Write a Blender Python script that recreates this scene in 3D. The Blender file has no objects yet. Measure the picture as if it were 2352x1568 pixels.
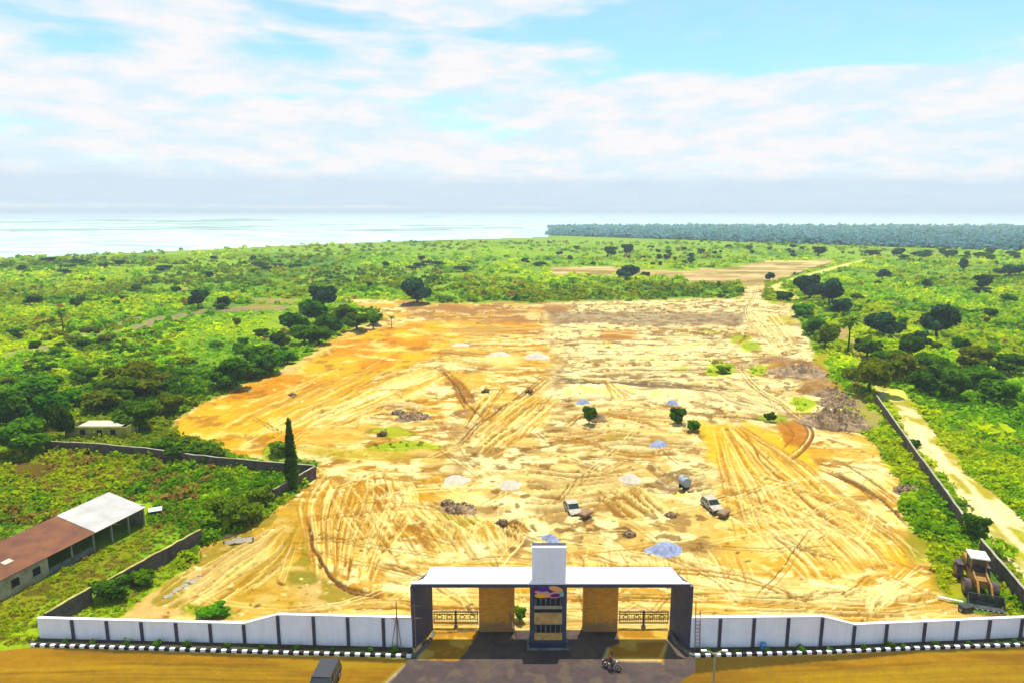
import bpy, bmesh, math, random
import numpy as np
from mathutils import Vector, Matrix

# ------------------------------------------------------------------ camera, sky, sun, exposure
SC = bpy.context.scene
COL = SC.collection
PITCH = math.atan(300 / 1600)
HC = 40.0
CT, ST = math.cos(PITCH), math.sin(PITCH)
cam_d = bpy.data.cameras.new('camera')
cam = bpy.data.objects.new('camera', cam_d)
COL.objects.link(cam)
cam.location = (0, 0, HC)
cam.rotation_euler = (math.radians(90) - PITCH, 0, 0)
cam_d.sensor_width = 36
cam_d.lens = 36 * 1600 / 2352
cam_d.clip_start = 0.5
cam_d.clip_end = 120000
SC.camera = cam

SUN_EL, SUN_AZ = math.radians(76), math.radians(20)   # azimuth from +Y towards +X
world = bpy.data.worlds.new('World')
SC.world = world
world.use_nodes = True
nt = world.node_tree
nt.nodes.clear()


def N(tree, typ, **kw):
    n = tree.nodes.new(typ)
    for k, v in kw.items():
        if k.startswith('i_'):
            n.inputs[k[2:]].default_value = v
        else:
            setattr(n, k, v)
    return n


def L(tree, a, b):
    tree.links.new(a, b)


def M_(tree, op, a, b=None, c=None, clamp=False):
    n = tree.nodes.new('ShaderNodeMath')
    n.operation = op
    n.use_clamp = clamp
    for i, v in enumerate((a, b, c)):
        if v is None:
            continue
        if isinstance(v, (int, float)):
            n.inputs[i].default_value = v
        else:
            tree.links.new(v, n.inputs[i])
    return n.outputs[0]


def MIX(tree, f, a, b, mode='MIX'):
    n = tree.nodes.new('ShaderNodeMix')
    n.data_type = 'RGBA'
    n.blend_type = mode
    for s, v in ((n.inputs[0], f), (n.inputs[6], a), (n.inputs[7], b)):
        if isinstance(v, (int, float)):
            s.default_value = v
        elif isinstance(v, tuple):
            s.default_value = v if len(v) == 4 else (*v, 1)
        else:
            tree.links.new(v, s)
    return n.outputs[2]


sky = N(nt, 'ShaderNodeTexSky', sky_type='NISHITA', sun_disc=False)
sky.sun_elevation = SUN_EL
sky.sun_rotation = SUN_AZ
sky.air_density = 1.0
sky.dust_density = 0.6
sky.ozone_density = 2.0
tc = N(nt, 'ShaderNodeTexCoord')
sep = N(nt, 'ShaderNodeSeparateXYZ')
L(nt, tc.outputs['Generated'], sep.inputs[0])
az = M_(nt, 'ARCTAN2', sep.outputs[0], sep.outputs[1])
el = M_(nt, 'ARCSINE', sep.outputs[2])
cmb = N(nt, 'ShaderNodeCombineXYZ')
L(nt, M_(nt, 'MULTIPLY', az, 5.0), cmb.inputs[0])
L(nt, M_(nt, 'MULTIPLY', el, 19.0), cmb.inputs[1])
cmb.inputs[2].default_value = 3.3
n1 = N(nt, 'ShaderNodeTexNoise', i_Scale=1.25, i_Detail=6.0, i_Roughness=0.47, i_Distortion=0.3)
L(nt, cmb.outputs[0], n1.inputs['Vector'])
n2 = N(nt, 'ShaderNodeTexNoise', i_Scale=2.6, i_Detail=5.0, i_Roughness=0.55)
L(nt, cmb.outputs[0], n2.inputs['Vector'])
# clouds thin out high and to the east (right)
grad = M_(nt, 'MULTIPLY', M_(nt, 'MAXIMUM', M_(nt, 'SUBTRACT', el, 0.15), 0.0),
          M_(nt, 'MULTIPLY', M_(nt, 'SMOOTH_MIN', M_(nt, 'MAXIMUM', M_(nt, 'ADD', az, 0.02), 0.0), 0.5, 0.1), 11.0))
low = M_(nt, 'MULTIPLY', M_(nt, 'MAXIMUM', M_(nt, 'SUBTRACT', 0.2, el), 0.0), 1.35)
dens = M_(nt, 'ADD', M_(nt, 'SUBTRACT', n1.outputs[0], grad), low)
cov = N(nt, 'ShaderNodeMapRange', interpolation_type='SMOOTHSTEP')
cov.inputs['From Min'].default_value = 0.35
cov.inputs['From Max'].default_value = 0.55
L(nt, dens, cov.inputs['Value'])
cov_s = M_(nt, 'MULTIPLY_ADD', cov.outputs[0], 0.80, 0.17)
lump = N(nt, 'ShaderNodeMapRange')
lump.inputs['From Min'].default_value = 0.4
lump.inputs['From Max'].default_value = 0.6
L(nt, n2.outputs[0], lump.inputs['Value'])
cloud = MIX(nt, lump.outputs[0], (5.6, 6.7, 7.4), (7.3, 7.05, 7.15))
# a far bank of grey-blue cloud lying low over the lagoon
nb = N(nt, 'ShaderNodeTexNoise', i_Scale=1.6, i_Detail=6.0)
cmb2 = N(nt, 'ShaderNodeCombineXYZ')
L(nt, M_(nt, 'MULTIPLY', az, 9.0), cmb2.inputs[0])
L(nt, M_(nt, 'MULTIPLY', el, 60.0), cmb2.inputs[1])
L(nt, cmb2.outputs[0], nb.inputs['Vector'])
edge = M_(nt, 'MULTIPLY', M_(nt, 'SUBTRACT', nb.outputs[0], 0.5), 0.014)
el_j = M_(nt, 'ADD', M_(nt, 'ADD', el, edge), M_(nt, 'MULTIPLY', az, 0.008))
b0 = N(nt, 'ShaderNodeMapRange', interpolation_type='SMOOTHSTEP')
b0.inputs['From Min'].default_value = 0.003
b0.inputs['From Max'].default_value = 0.006
L(nt, el_j, b0.inputs['Value'])
b1 = N(nt, 'ShaderNodeMapRange', interpolation_type='SMOOTHSTEP')
b1.inputs['From Min'].default_value = 0.034
b1.inputs['From Max'].default_value = 0.052
b1.inputs['To Min'].default_value = 1.0
b1.inputs['To Max'].default_value = 0.0
L(nt, el_j, b1.inputs['Value'])
bank = M_(nt, 'MULTIPLY', b0.outputs[0], b1.outputs[0])
skyc = MIX(nt, 1.0, sky.outputs[0], (1.02, 1.5, 1.42), 'MULTIPLY')
out = MIX(nt, cov_s, skyc, cloud)
out = MIX(nt, bank, out, MIX(nt, nb.outputs[0], (4.7, 5.7, 6.7), (5.6, 6.4, 7.1)))
bg = N(nt, 'ShaderNodeBackground', i_Strength=0.075)
L(nt, out, bg.inputs[0])
wo = N(nt, 'ShaderNodeOutputWorld')
L(nt, bg.outputs[0], wo.inputs[0])

sun_d = bpy.data.lights.new('sun', 'SUN')
sun_d.energy = 3.6
sun_d.angle = math.radians(0.5)
sun_d.color = (1.0, 0.95, 0.86)
sun = bpy.data.objects.new('sun', sun_d)
COL.objects.link(sun)
SD = Vector((math.sin(SUN_AZ) * math.cos(SUN_EL), math.cos(SUN_AZ) * math.cos(SUN_EL), math.sin(SUN_EL)))
sun.rotation_euler = SD.to_track_quat('Z', 'Y').to_euler()
sun.location = (0, 0, 60)

vs = SC.view_settings
vs.view_transform = 'Standard'
vs.look = 'None'
vs.exposure = 0.85
vs.gamma = 1.0
vs.use_curve_mapping = False
SC.render.engine = 'CYCLES'
cy = SC.cycles
cy.max_bounces = 6
cy.diffuse_bounces = 2
cy.glossy_bounces = 2
cy.transmission_bounces = 3
cy.transparent_max_bounces = 6
cy.volume_bounces = 0
cy.use_denoising = True
cy.use_adaptive_sampling = True

rnd = random.Random(11)
rng = np.random.default_rng(7)


# ------------------------------------------------------------------ survey helpers
def G(px, py, h=0.0):
    """A point of the place at height h, from its bearing in the 2352 x 1568 survey picture."""
    cx = (px - 1176) / 1600.0
    c = (784 - py) / 1600.0
    dy = CT + c * ST
    dz = -ST + c * CT
    t = (h - HC) / dz
    return Vector((cx * t, dy * t, h))


def hy(py, D):
    """Height of the point seen at row py when it stands at distance D."""
    return HC - D * math.tan(PITCH + math.atan((py - 784) / 1600.0))


def XD(px, D, h=0.0):
    return (px - 1176) / 1600.0 * (D * CT + (HC - h) * ST)


def mpp(py):
    """metres per survey pixel on the ground at row py"""
    return (G(1177, py) - G(1176, py)).length


def tag(o, label=None, cat=None, group=None, kind=None):
    if label: o['label'] = label
    if cat: o['category'] = cat
    if group: o['group'] = group
    if kind: o['kind'] = kind
    return o


def empty(name, loc=(0, 0, 0), rz=0.0, s=1.0):
    o = bpy.data.objects.new(name, None)
    COL.objects.link(o)
    o.location = loc
    o.rotation_euler = (0, 0, rz)
    o.scale = (s, s, s)
    o.empty_display_size = 0.3
    return o


def link_mesh(name, me, mat=None, parent=None):
    o = bpy.data.objects.new(name, me)
    COL.objects.link(o)
    if mat is not None:
        mats = mat if isinstance(mat, (list, tuple)) else [mat]
        if not me.materials:
            for m in mats:
                me.materials.append(m)
    if parent is not None:
        o.parent = parent
    return o


def np_mesh(name, V, F, col=None, smooth=False, mi=None):
    """V (n,3); F (m,k) with k = 3 or 4; col (n,3) colour attribute"""
    V = np.asarray(V, dtype=np.float32)
    F = np.asarray(F, dtype=np.int32)
    me = bpy.data.meshes.new(name)
    k = F.shape[1]
    me.vertices.add(len(V))
    me.vertices.foreach_set('co', V.ravel())
    me.loops.add(F.size)
    me.loops.foreach_set('vertex_index', F.ravel())
    me.polygons.add(len(F))
    me.polygons.foreach_set('loop_start', np.arange(0, F.size, k, dtype=np.int32))
    if mi is not None:
        me.polygons.foreach_set('material_index', np.asarray(mi, dtype=np.int32))
    if smooth:
        me.polygons.foreach_set('use_smooth', np.ones(len(F), dtype=bool))
    me.update(calc_edges=True)
    if col is not None:
        a = me.color_attributes.new('col', 'FLOAT_COLOR', 'POINT')
        c4 = np.ones((len(V), 4), dtype=np.float32)
        c4[:, :3] = col
        a.data.foreach_set('color', c4.ravel())
    me.validate()
    return me


class MB:
    """collects boxes, tubes and prisms into ONE mesh"""

    def __init__(s):
        s.bm = bmesh.new()

    def box(s, c, size, rz=0.0, rx=0.0, bev=0.0, mi=0):
        tmp = bmesh.new()
        bmesh.ops.create_cube(tmp, size=1.0)
        bmesh.ops.scale(tmp, vec=size, verts=tmp.verts)
        if bev > 0:
            bmesh.ops.bevel(tmp, geom=tmp.edges[:], offset=bev, segments=2, affect='EDGES', profile=0.6)
        mat = Matrix.Translation(c) @ Matrix.Rotation(rz, 4, 'Z') @ Matrix.Rotation(rx, 4, 'X')
        tmp.transform(mat)
        s.merge(tmp, mi)
        return s

    def merge(s, tmp, mi=0, smooth=False):
        me = bpy.data.meshes.new('t')
        for f in tmp.faces:
            f.material_index = mi
            if smooth: f.smooth = True
        tmp.to_mesh(me)
        tmp.free()
        s.bm.from_mesh(me)
        bpy.data.meshes.remove(me)

    def tube(s, p0, p1, r0, r1=None, n=8, mi=0, smooth=True):
        p0, p1 = Vector(p0), Vector(p1)
        r1 = r0 if r1 is None else r1
        d = p1 - p0
        tmp = bmesh.new()
        bmesh.ops.create_cone(tmp, cap_ends=True, segments=n, radius1=r0, radius2=r1, depth=d.length)
        q = d.to_track_quat('Z', 'Y').to_matrix().to_4x4()
        tmp.transform(Matrix.Translation((p0 + p1) / 2) @ q)
        s.merge(tmp, mi)
        return s

    def path(s, pts, rads, n=8, mi=0):
        for a, b, ra, rb in zip(pts[:-1], pts[1:], rads[:-1], rads[1:]):
            s.tube(a, b, ra, rb, n, mi)
        return s

    def prism(s, prof, x0, x1, bev=0.0, mi=0, axis='x'):
        """profile (a, z) extruded along x (axis 'x', a = y) or along z (axis 'z': profile is (x, y), x0..x1 heights)"""
        tmp = bmesh.new()
        if axis == 'x':
            A = [tmp.verts.new((x0, p[0], p[1])) for p in prof]
            B = [tmp.verts.new((x1, p[0], p[1])) for p in prof]
        elif axis == 'y':
            A = [tmp.verts.new((p[0], x0, p[1])) for p in prof]
            B = [tmp.verts.new((p[0], x1, p[1])) for p in prof]
        else:
            A = [tmp.verts.new((p[0], p[1], x0)) for p in prof]
            B = [tmp.verts.new((p[0], p[1], x1)) for p in prof]
        tmp.faces.new(A)
        tmp.faces.new(list(reversed(B)))
        n = len(prof)
        for i in range(n):
            j = (i + 1) % n
            tmp.faces.new((A[j], A[i], B[i], B[j]))
        bmesh.ops.recalc_face_normals(tmp, faces=tmp.faces[:])
        if bev > 0:
            bmesh.ops.bevel(tmp, geom=tmp.edges[:], offset=bev, segments=2, affect='EDGES', profile=0.6)
        s.merge(tmp, mi)
        return s

    def mesh(s, name):
        me = bpy.data.meshes.new(name)
        s.bm.to_mesh(me)
        s.bm.free()
        return me

    def build(s, name, mat, parent=None):
        me = s.mesh(name)
        return link_mesh(name, me, mat, parent)


def copy_tree(root, loc=None, rz=None, scale=None, parent=None):
    c = root.copy()
    COL.objects.link(c)
    if parent is not None: c.parent = parent
    if loc is not None: c.location = loc
    if rz is not None: c.rotation_euler = (0, 0, rz)
    if scale is not None: c.scale = scale if isinstance(scale, (tuple, list, Vector)) else (scale,) * 3
    for ch in [o for o in root.children]:
        copy_tree(ch, parent=c)
    return c


# ------------------------------------------------------------------ noise (numpy)
def _hash(ix, iy, seed):
    h = (ix.astype(np.int64) * 374761393 + iy.astype(np.int64) * 668265263 + seed * 1442695041) & 0xFFFFFFFF
    h = ((h ^ (h >> 13)) * 1274126177) & 0xFFFFFFFF
    h = (h ^ (h >> 16)) & 0xFFFFFF
    return h.astype(np.float32) / float(0xFFFFFF)


def vnoise(x, y, seed=0):
    xi, yi = np.floor(x), np.floor(y)
    fx, fy = (x - xi).astype(np.float32), (y - yi).astype(np.float32)
    fx = fx * fx * (3 - 2 * fx)
    fy = fy * fy * (3 - 2 * fy)
    xi, yi = xi.astype(np.int64), yi.astype(np.int64)
    a, b = _hash(xi, yi, seed), _hash(xi + 1, yi, seed)
    c, d = _hash(xi, yi + 1, seed), _hash(xi + 1, yi + 1, seed)
    return (a * (1 - fx) + b * fx) * (1 - fy) + (c * (1 - fx) + d * fx) * fy


def fbm(x, y, octv=4, seed=0, gain=0.5):
    s, a, t = 0, 1.0, 0.0
    for o in range(octv):
        s = s + a * vnoise(x * 2 ** o + o * 17.3, y * 2 ** o - o * 9.1, seed + o)
        t += a
        a *= gain
    return s / t


def sstep(a, b, x):
    t = np.clip((x - a) / (b - a), 0, 1)
    return t * t * (3 - 2 * t)


# ------------------------------------------------------------------ materials
MATS = {}


def pmat(name, col, rough=0.7, metal=0.0, var=0.12, scale=3.0, bump=0.0, bscale=20.0, col2=None, spec=0.3,
         coord='Object'):
    m = bpy.data.materials.new(name)
    m.use_nodes = True
    t = m.node_tree
    b = t.nodes['Principled BSDF']
    b.inputs['Roughness'].default_value = rough
    b.inputs['Metallic'].default_value = metal
    b.inputs['Specular IOR Level'].default_value = spec
    tcx = N(t, 'ShaderNodeTexCoord')
    nz = N(t, 'ShaderNodeTexNoise', i_Scale=scale, i_Detail=6.0, i_Roughness=0.6)
    L(t, tcx.outputs[coord], nz.inputs['Vector'])
    c2 = col2 if col2 else tuple(max(0, c * (1 - 2.2 * var)) for c in col)
    mr = N(t, 'ShaderNodeMapRange')
    mr.inputs['From Min'].default_value = 0.35
    mr.inputs['From Max'].default_value = 0.65
    L(t, nz.outputs[0], mr.inputs['Value'])
    L(t, MIX(t, mr.outputs[0], c2, col), b.inputs['Base Color'])
    if bump:
        nb_ = N(t, 'ShaderNodeTexNoise', i_Scale=bscale, i_Detail=4.0)
        L(t, tcx.outputs[coord], nb_.inputs['Vector'])
        bp = N(t, 'ShaderNodeBump', i_Strength=bump, i_Distance=0.05)
        L(t, nb_.outputs[0], bp.inputs['Height'])
        L(t, bp.outputs[0], b.inputs['Normal'])
    MATS[name] = m
    return m


def ground_mat(name, grain=0.25, fine=6.0, rough=0.95, bump=0.6):
    m = bpy.data.materials.new(name)
    m.use_nodes = True
    t = m.node_tree
    b = t.nodes['Principled BSDF']
    b.inputs['Roughness'].default_value = rough
    b.inputs['Specular IOR Level'].default_value = 0.1
    at = N(t, 'ShaderNodeAttribute', attribute_name='col')
    g = N(t, 'ShaderNodeNewGeometry')
    n_a = N(t, 'ShaderNodeTexNoise', i_Scale=fine, i_Detail=3.0, i_Roughness=0.7)
    n_b = N(t, 'ShaderNodeTexNoise', i_Scale=0.9, i_Detail=5.0, i_Roughness=0.65)
    L(t, g.outputs['Position'], n_a.inputs['Vector'])
    L(t, g.outputs['Position'], n_b.inputs['Vector'])
    s = M_(t, 'ADD', M_(t, 'MULTIPLY', n_a.outputs[0], 0.5), M_(t, 'MULTIPLY', n_b.outputs[0], 0.5))
    mr = N(t, 'ShaderNodeMapRange')
    mr.inputs['From Min'].default_value = 0.3
    mr.inputs['From Max'].default_value = 0.7
    mr.inputs['To Min'].default_value = 1 - grain
    mr.inputs['To Max'].default_value = 1 + grain
    L(t, s, mr.inputs['Value'])
    vm = N(t, 'ShaderNodeVectorMath', operation='SCALE')
    L(t, at.outputs['Color'], vm.inputs[0])
    L(t, mr.outputs[0], vm.inputs['Scale'])
    L(t, vm.outputs[0], b.inputs['Base Color'])
    bp = N(t, 'ShaderNodeBump', i_Strength=bump, i_Distance=0.12)
    L(t, s, bp.inputs['Height'])
    L(t, bp.outputs[0], b.inputs['Normal'])
    MATS[name] = m
    return m


def leaf_mat(name, col, col2, trans=0.35, attr=False):
    """foliage: the leaf colour varies between two tones; light passes through thin leaves"""
    m = bpy.data.materials.new(name)
    m.use_nodes = True
    t = m.node_tree
    t.nodes.clear()
    at = N(t, 'ShaderNodeAttribute', attribute_name='col')
    oi = N(t, 'ShaderNodeObjectInfo')
    if attr:
        c = at.outputs['Color']
    else:
        c = MIX(t, at.outputs['Fac'], col, col2)
        hs = N(t, 'ShaderNodeHueSaturation')
        L(t, M_(t, 'ADD', M_(t, 'MULTIPLY', oi.outputs['Random'], 0.04), 0.48), hs.inputs['Hue'])
        L(t, M_(t, 'ADD', M_(t, 'MULTIPLY', oi.outputs['Random'], 0.5), 0.75), hs.inputs['Value'])
        L(t, c, hs.inputs['Color'])
        c = hs.outputs[0]
    d = N(t, 'ShaderNodeBsdfDiffuse')
    tr = N(t, 'ShaderNodeBsdfTranslucent')
    L(t, c, d.inputs[0])
    tint = MIX(t, 1.0, c, (1.25, 1.15, 0.5), 'MULTIPLY')
    L(t, tint, tr.inputs[0])
    mx = N(t, 'ShaderNodeMixShader')
    mx.inputs[0].default_value = trans
    L(t, d.outputs[0], mx.inputs[1])
    L(t, tr.outputs[0], mx.inputs[2])
    o = N(t, 'ShaderNodeOutputMaterial')
    L(t, mx.outputs[0], o.inputs[0])
    MATS[name] = m
    return m


pmat('white_paint', (0.86, 0.87, 0.95), 0.6, var=0.06, scale=0.8, col2=(0.78, 0.80, 0.92))
pmat('white_roof', (0.80, 0.81, 0.82), 0.5, var=0.03, scale=0.5)
pmat('slate_paint', (0.055, 0.062, 0.115), 0.55, var=0.2, scale=0.7)
pmat('navy_paint', (0.020, 0.040, 0.090), 0.5, var=0.2, scale=1.0)
pmat('asphalt', (0.055, 0.042, 0.036), 0.9, var=0.25, scale=0.6, bump=0.3)
pmat('concrete', (0.182, 0.175, 0.161), 0.9, var=0.25, scale=1.5, bump=0.3)
pmat('old_block', (0.13, 0.095, 0.075), 0.95, var=0.3, scale=1.2, bump=0.4, col2=(0.049, 0.042, 0.035))
pmat('pale_coping', (0.364, 0.322, 0.266), 0.9, var=0.25, scale=0.8, col2=(0.231, 0.210, 0.084))
pmat('tan_panel', (0.58, 0.34, 0.12), 0.7, var=0.2, scale=2.0)
pmat('cream_wall', (0.434, 0.385, 0.231), 0.85, var=0.2, scale=0.9, col2=(0.280, 0.238, 0.126))
pmat('yellow_wall', (0.390, 0.360, 0.060), 0.85, var=0.2, scale=0.9, col2=(0.225, 0.225, 0.030))
pmat('dark_void', (0.012, 0.012, 0.014), 0.6, var=0.2)
pmat('black_paint', (0.012, 0.012, 0.016), 0.25, var=0.2, spec=0.5)
pmat('glass_dark', (0.02, 0.025, 0.03), 0.08, var=0.1, spec=0.6)
pmat('silver_paint', (0.035, 0.036, 0.04), 0.4, 0.1, var=0.08, spec=0.5)
pmat('cream_paint', (0.585, 0.555, 0.480), 0.4, var=0.08, spec=0.5)
pmat('dusty_cream', (0.42, 0.38, 0.29), 0.7, var=0.15, scale=1.5, col2=(0.30, 0.26, 0.19))
pmat('tyre', (0.035, 0.03, 0.03), 0.9, var=0.2)
pmat('dusty_tyre', (0.128, 0.088, 0.096), 0.95, var=0.3, scale=5)
pmat('steel', (0.35, 0.35, 0.36), 0.45, 0.6, var=0.1)
pmat('dark_steel', (0.05, 0.045, 0.045), 0.6, 0.2, var=0.2)
pmat('machine_yellow', (0.384, 0.192, 0.020), 0.55, var=0.25, scale=2.5, col2=(0.176, 0.088, 0.024))
pmat('bucket_steel', (0.07, 0.085, 0.08), 0.6, 0.4, var=0.3, scale=3)
pmat('wood', (0.32, 0.20, 0.12), 0.85, var=0.25, scale=4)
pmat('bark', (0.10, 0.065, 0.04), 0.95, var=0.3, scale=2, bump=0.5)
pmat('gravel_blue', (0.30, 0.34, 0.50), 0.95, var=0.22, scale=2.2, bump=0.8, bscale=9)
pmat('white_sand', (0.52, 0.46, 0.35), 0.95, var=0.1, scale=1.2, bump=0.5, bscale=5)
pmat('rubble_brown', (0.34, 0.22, 0.11), 0.95, var=0.4, scale=0.9, bump=0.9, bscale=4, col2=(0.12, 0.07, 0.035)) if True else pmat('x', (0.223, 0.140, 0.102), 0.95, var=0.4, scale=0.9, bump=0.9, bscale=4, col2=(0.093, 0.051, 0.033))
pmat('brush_heap', (0.40, 0.27, 0.14), 0.95, var=0.3, scale=0.7, bump=0.9, bscale=3, col2=(0.18, 0.12, 0.07)) if True else pmat('x', (0.316, 0.221, 0.178), 0.95, var=0.3, scale=0.7, bump=0.9, bscale=3, col2=(0.148, 0.090, 0.078))
pmat('tank_blue', (0.315, 0.367, 0.420), 0.5, var=0.15, scale=1.2)
pmat('skin', (0.12, 0.06, 0.035), 0.6)
pmat('shirt_red', (0.32, 0.06, 0.05), 0.8)
pmat('trouser_dark', (0.03, 0.03, 0.05), 0.85)
pmat('bike_red', (0.10, 0.012, 0.03), 0.35, spec=0.5)
pmat('mark_purple', (0.06, 0.02, 0.22), 0.5, var=0.05)
pmat('mark_pink', (0.62, 0.25, 0.36), 0.5, var=0.05)
pmat('mark_orange', (0.75, 0.33, 0.10), 0.5, var=0.05)
pmat('mark_gold', (0.85, 0.42, 0.01), 0.5, var=0.05)
pmat('mark_plum', (0.12, 0.01, 0.10), 0.5, var=0.05)
pmat('mark_teal', (0.20, 0.38, 0.42), 0.5, var=0.05)
pmat('road_grit', (0.10, 0.085, 0.08), 0.95, var=0.3)
pmat('blue_plastic', (0.06, 0.22, 0.50), 0.4, var=0.05)


def rust_roof(name, a, b, ang, scale=5.0):
    m = pmat(name, a, 0.6, 0.0, col2=b, scale=0.45)
    t = m.node_tree
    p = t.nodes['Principled BSDF']
    g = N(t, 'ShaderNodeTexCoord')
    mp = N(t, 'ShaderNodeMapping')
    mp.inputs['Rotation'].default_value = (0, 0, ang)
    L(t, g.outputs['Object'], mp.inputs['Vector'])
    w = N(t, 'ShaderNodeTexWave', i_Scale=scale, i_Distortion=0.0)
    L(t, mp.outputs[0], w.inputs['Vector'])
    bp = N(t, 'ShaderNodeBump', i_Strength=0.6, i_Distance=0.05)
    L(t, w.outputs['Fac'], bp.inputs['Height'])
    L(t, bp.outputs[0], p.inputs['Normal'])
    return m


def stone_mat():
    m = bpy.data.materials.new('rough_stone')
    m.use_nodes = True
    t = m.node_tree
    b = t.nodes['Principled BSDF']
    b.inputs['Roughness'].default_value = 0.9
    g = N(t, 'ShaderNodeTexCoord')
    mp = N(t, 'ShaderNodeMapping')
    mp.inputs['Rotation'].default_value = (math.radians(90), 0, 0)
    L(t, g.outputs['Object'], mp.inputs['Vector'])
    br = N(t, 'ShaderNodeTexBrick', i_Scale=1.0)
    br.inputs['Color1'].default_value = (0.85, 0.31, 0.01, 1)
    br.inputs['Color2'].default_value = (0.48, 0.16, 0.008, 1)
    br.inputs['Mortar'].default_value = (0.20, 0.11, 0.05, 1)
    br.inputs['Brick Width'].default_value = 0.42
    br.inputs['Row Height'].default_value = 0.17
    br.inputs['Mortar Size'].default_value = 0.018
    L(t, mp.outputs[0], br.inputs['Vector'])
    n = N(t, 'ShaderNodeTexNoise', i_Scale=1.8, i_Detail=6.0, i_Roughness=0.7)
    L(t, g.outputs['Object'], n.inputs['Vector'])
    c = MIX(t, M_(t, 'MULTIPLY', n.outputs[0], 0.9), br.outputs[0], (0.88, 0.40, 0.012))
    # bare render and splashed mud with a ragged edge at the foot
    sp = N(t, 'ShaderNodeSeparateXYZ')
    L(t, g.outputs['Object'], sp.inputs[0])
    mr = N(t, 'ShaderNodeMapRange', interpolation_type='SMOOTHSTEP')
    mr.inputs['From Min'].default_value = 0.5
    mr.inputs['From Max'].default_value = 1.5
    mr.inputs['To Min'].default_value = 0.75
    mr.inputs['To Max'].default_value = 0.0
    L(t, M_(t, 'ADD', sp.outputs[2], M_(t, 'MULTIPLY', M_(t, 'SUBTRACT', n.outputs[0], 0.5), 3.0)), mr.inputs['Value'])
    c = MIX(t, mr.outputs[0], c, (0.21, 0.13, 0.07))
    L(t, c, b.inputs['Base Color'])
    bp = N(t, 'ShaderNodeBump', i_Strength=0.7, i_Distance=0.06)
    L(t, M_(t, 'ADD', br.outputs['Fac'], n.outputs[0]), bp.inputs['Height'])
    L(t, bp.outputs[0], b.inputs['Normal'])
    MATS['rough_stone'] = m


stone_mat()

def weather(name, grime, zmax, amt):
    m = MATS[name]
    t = m.node_tree
    b = t.nodes['Principled BSDF']
    src = b.inputs['Base Color'].links[0].from_socket
    g = N(t, 'ShaderNodeNewGeometry')
    mp = N(t, 'ShaderNodeMapping')
    mp.inputs['Scale'].default_value = (3.0, 3.0, 0.25)
    L(t, g.outputs['Position'], mp.inputs['Vector'])
    n = N(t, 'ShaderNodeTexNoise', i_Scale=1.0, i_Detail=6.0, i_Roughness=0.7)
    L(t, mp.outputs[0], n.inputs['Vector'])
    sp = N(t, 'ShaderNodeSeparateXYZ')
    L(t, g.outputs['Position'], sp.inputs[0])
    low_ = M_(t, 'MULTIPLY', M_(t, 'SUBTRACT', zmax, sp.outputs[2], clamp=True), 1.2)
    f = M_(t, 'MULTIPLY', M_(t, 'ADD', M_(t, 'MULTIPLY', M_(t, 'SUBTRACT', n.outputs[0], 0.45, clamp=True), 2.0), M_(t, 'MULTIPLY', low_, n.outputs[0])), amt, clamp=True)
    L(t, MIX(t, f, src, grime), b.inputs['Base Color'])


weather('white_paint', (0.45, 0.40, 0.36), 0.6, 0.4)
weather('slate_paint', (0.16, 0.11, 0.07), 0.9, 0.5)
weather('cream_wall', (0.16, 0.13, 0.07), 0.8, 0.8)
weather('white_roof', (0.42, 0.38, 0.32), -5.0, 0.5)

# ------------------------------------------------------------------ the ground: one surveyed sheet, split by what covers it
STEP = 2.0
pxs = np.arange(-260, 2620, STEP, dtype=np.float32)
pys = np.arange(1704, 512, -STEP, dtype=np.float32)
PX, PY = np.meshgrid(pxs, pys)
R_, C_ = PX.shape
_c = (784 - PY) / 1600.0
_t = -HC / (-ST + _c * CT)
WX = (PX - 1176) / 1600.0 * _t
WY = (CT + _c * ST) * _t
IMG = np.zeros((R_, C_, 3), dtype=np.float32)
HG = np.zeros((R_, C_), dtype=np.float32)
CLS = np.zeros((R_, C_), dtype=np.int8)      # 0 vegetation, 1 cleared earth, 2 dirt road, 3 asphalt, 4 dirt track, 5 verge
# warped pixel coordinates so that edges of painted soils come out ragged
_wn1 = fbm(WX / 6 + 5, WY / 9, 4, 21) - 0.5
_wn2 = fbm(WX / 6 - 8, WY / 9, 4, 33) - 0.5
PERS = np.clip((PY - 470) / 816.0, 0.03, 2)
QX = PX + _wn1 * 70 * PERS
QY = PY + _wn2 * 50 * PERS


def rowcol(x0, x1, y0, y1, pad=0):
    c0 = int(max(0, (x0 - pad - pxs[0]) // STEP))
    c1 = int(min(C_, (x1 + pad - pxs[0]) // STEP + 2))
    r0 = int(max(0, (pys[0] - y1 - pad) // STEP))
    r1 = int(min(R_, (pys[0] - y0 + pad) // STEP + 2))
    return slice(r0, max(r0, r1)), slice(c0, max(c0, c1))


def poly(pts, warp=1.0):
    xs = [p[0] for p in pts]
    ys = [p[1] for p in pts]
    sl = rowcol(min(xs), max(xs), min(ys), max(ys), 60)
    x = PX[sl] + (QX[sl] - PX[sl]) * warp
    y = PY[sl] + (QY[sl] - PY[sl]) * warp
    ins = np.zeros(x.shape, dtype=bool)
    n = len(pts)
    for i in range(n):
        x0, y0 = pts[i]
        x1, y1 = pts[(i + 1) % n]
        if y0 == y1: continue
        cnd = ((y0 > y) != (y1 > y)) & (x < (x1 - x0) * (y - y0) / (y1 - y0) + x0)
        ins ^= cnd
    m = np.zeros((R_, C_), dtype=np.float32)
    m[sl] = ins
    return m


def blur(m, k=1):
    for _ in range(k):
        m = (m + np.roll(m, 1, 0) + np.roll(m, -1, 0) + np.roll(m, 1, 1) + np.roll(m, -1, 1)) / 5
    return m


def paint(m, col, a=1.0):
    w = (m * a)[..., None]
    IMG[...] = IMG * (1 - w) + np.array(col, dtype=np.float32) * w


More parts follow.
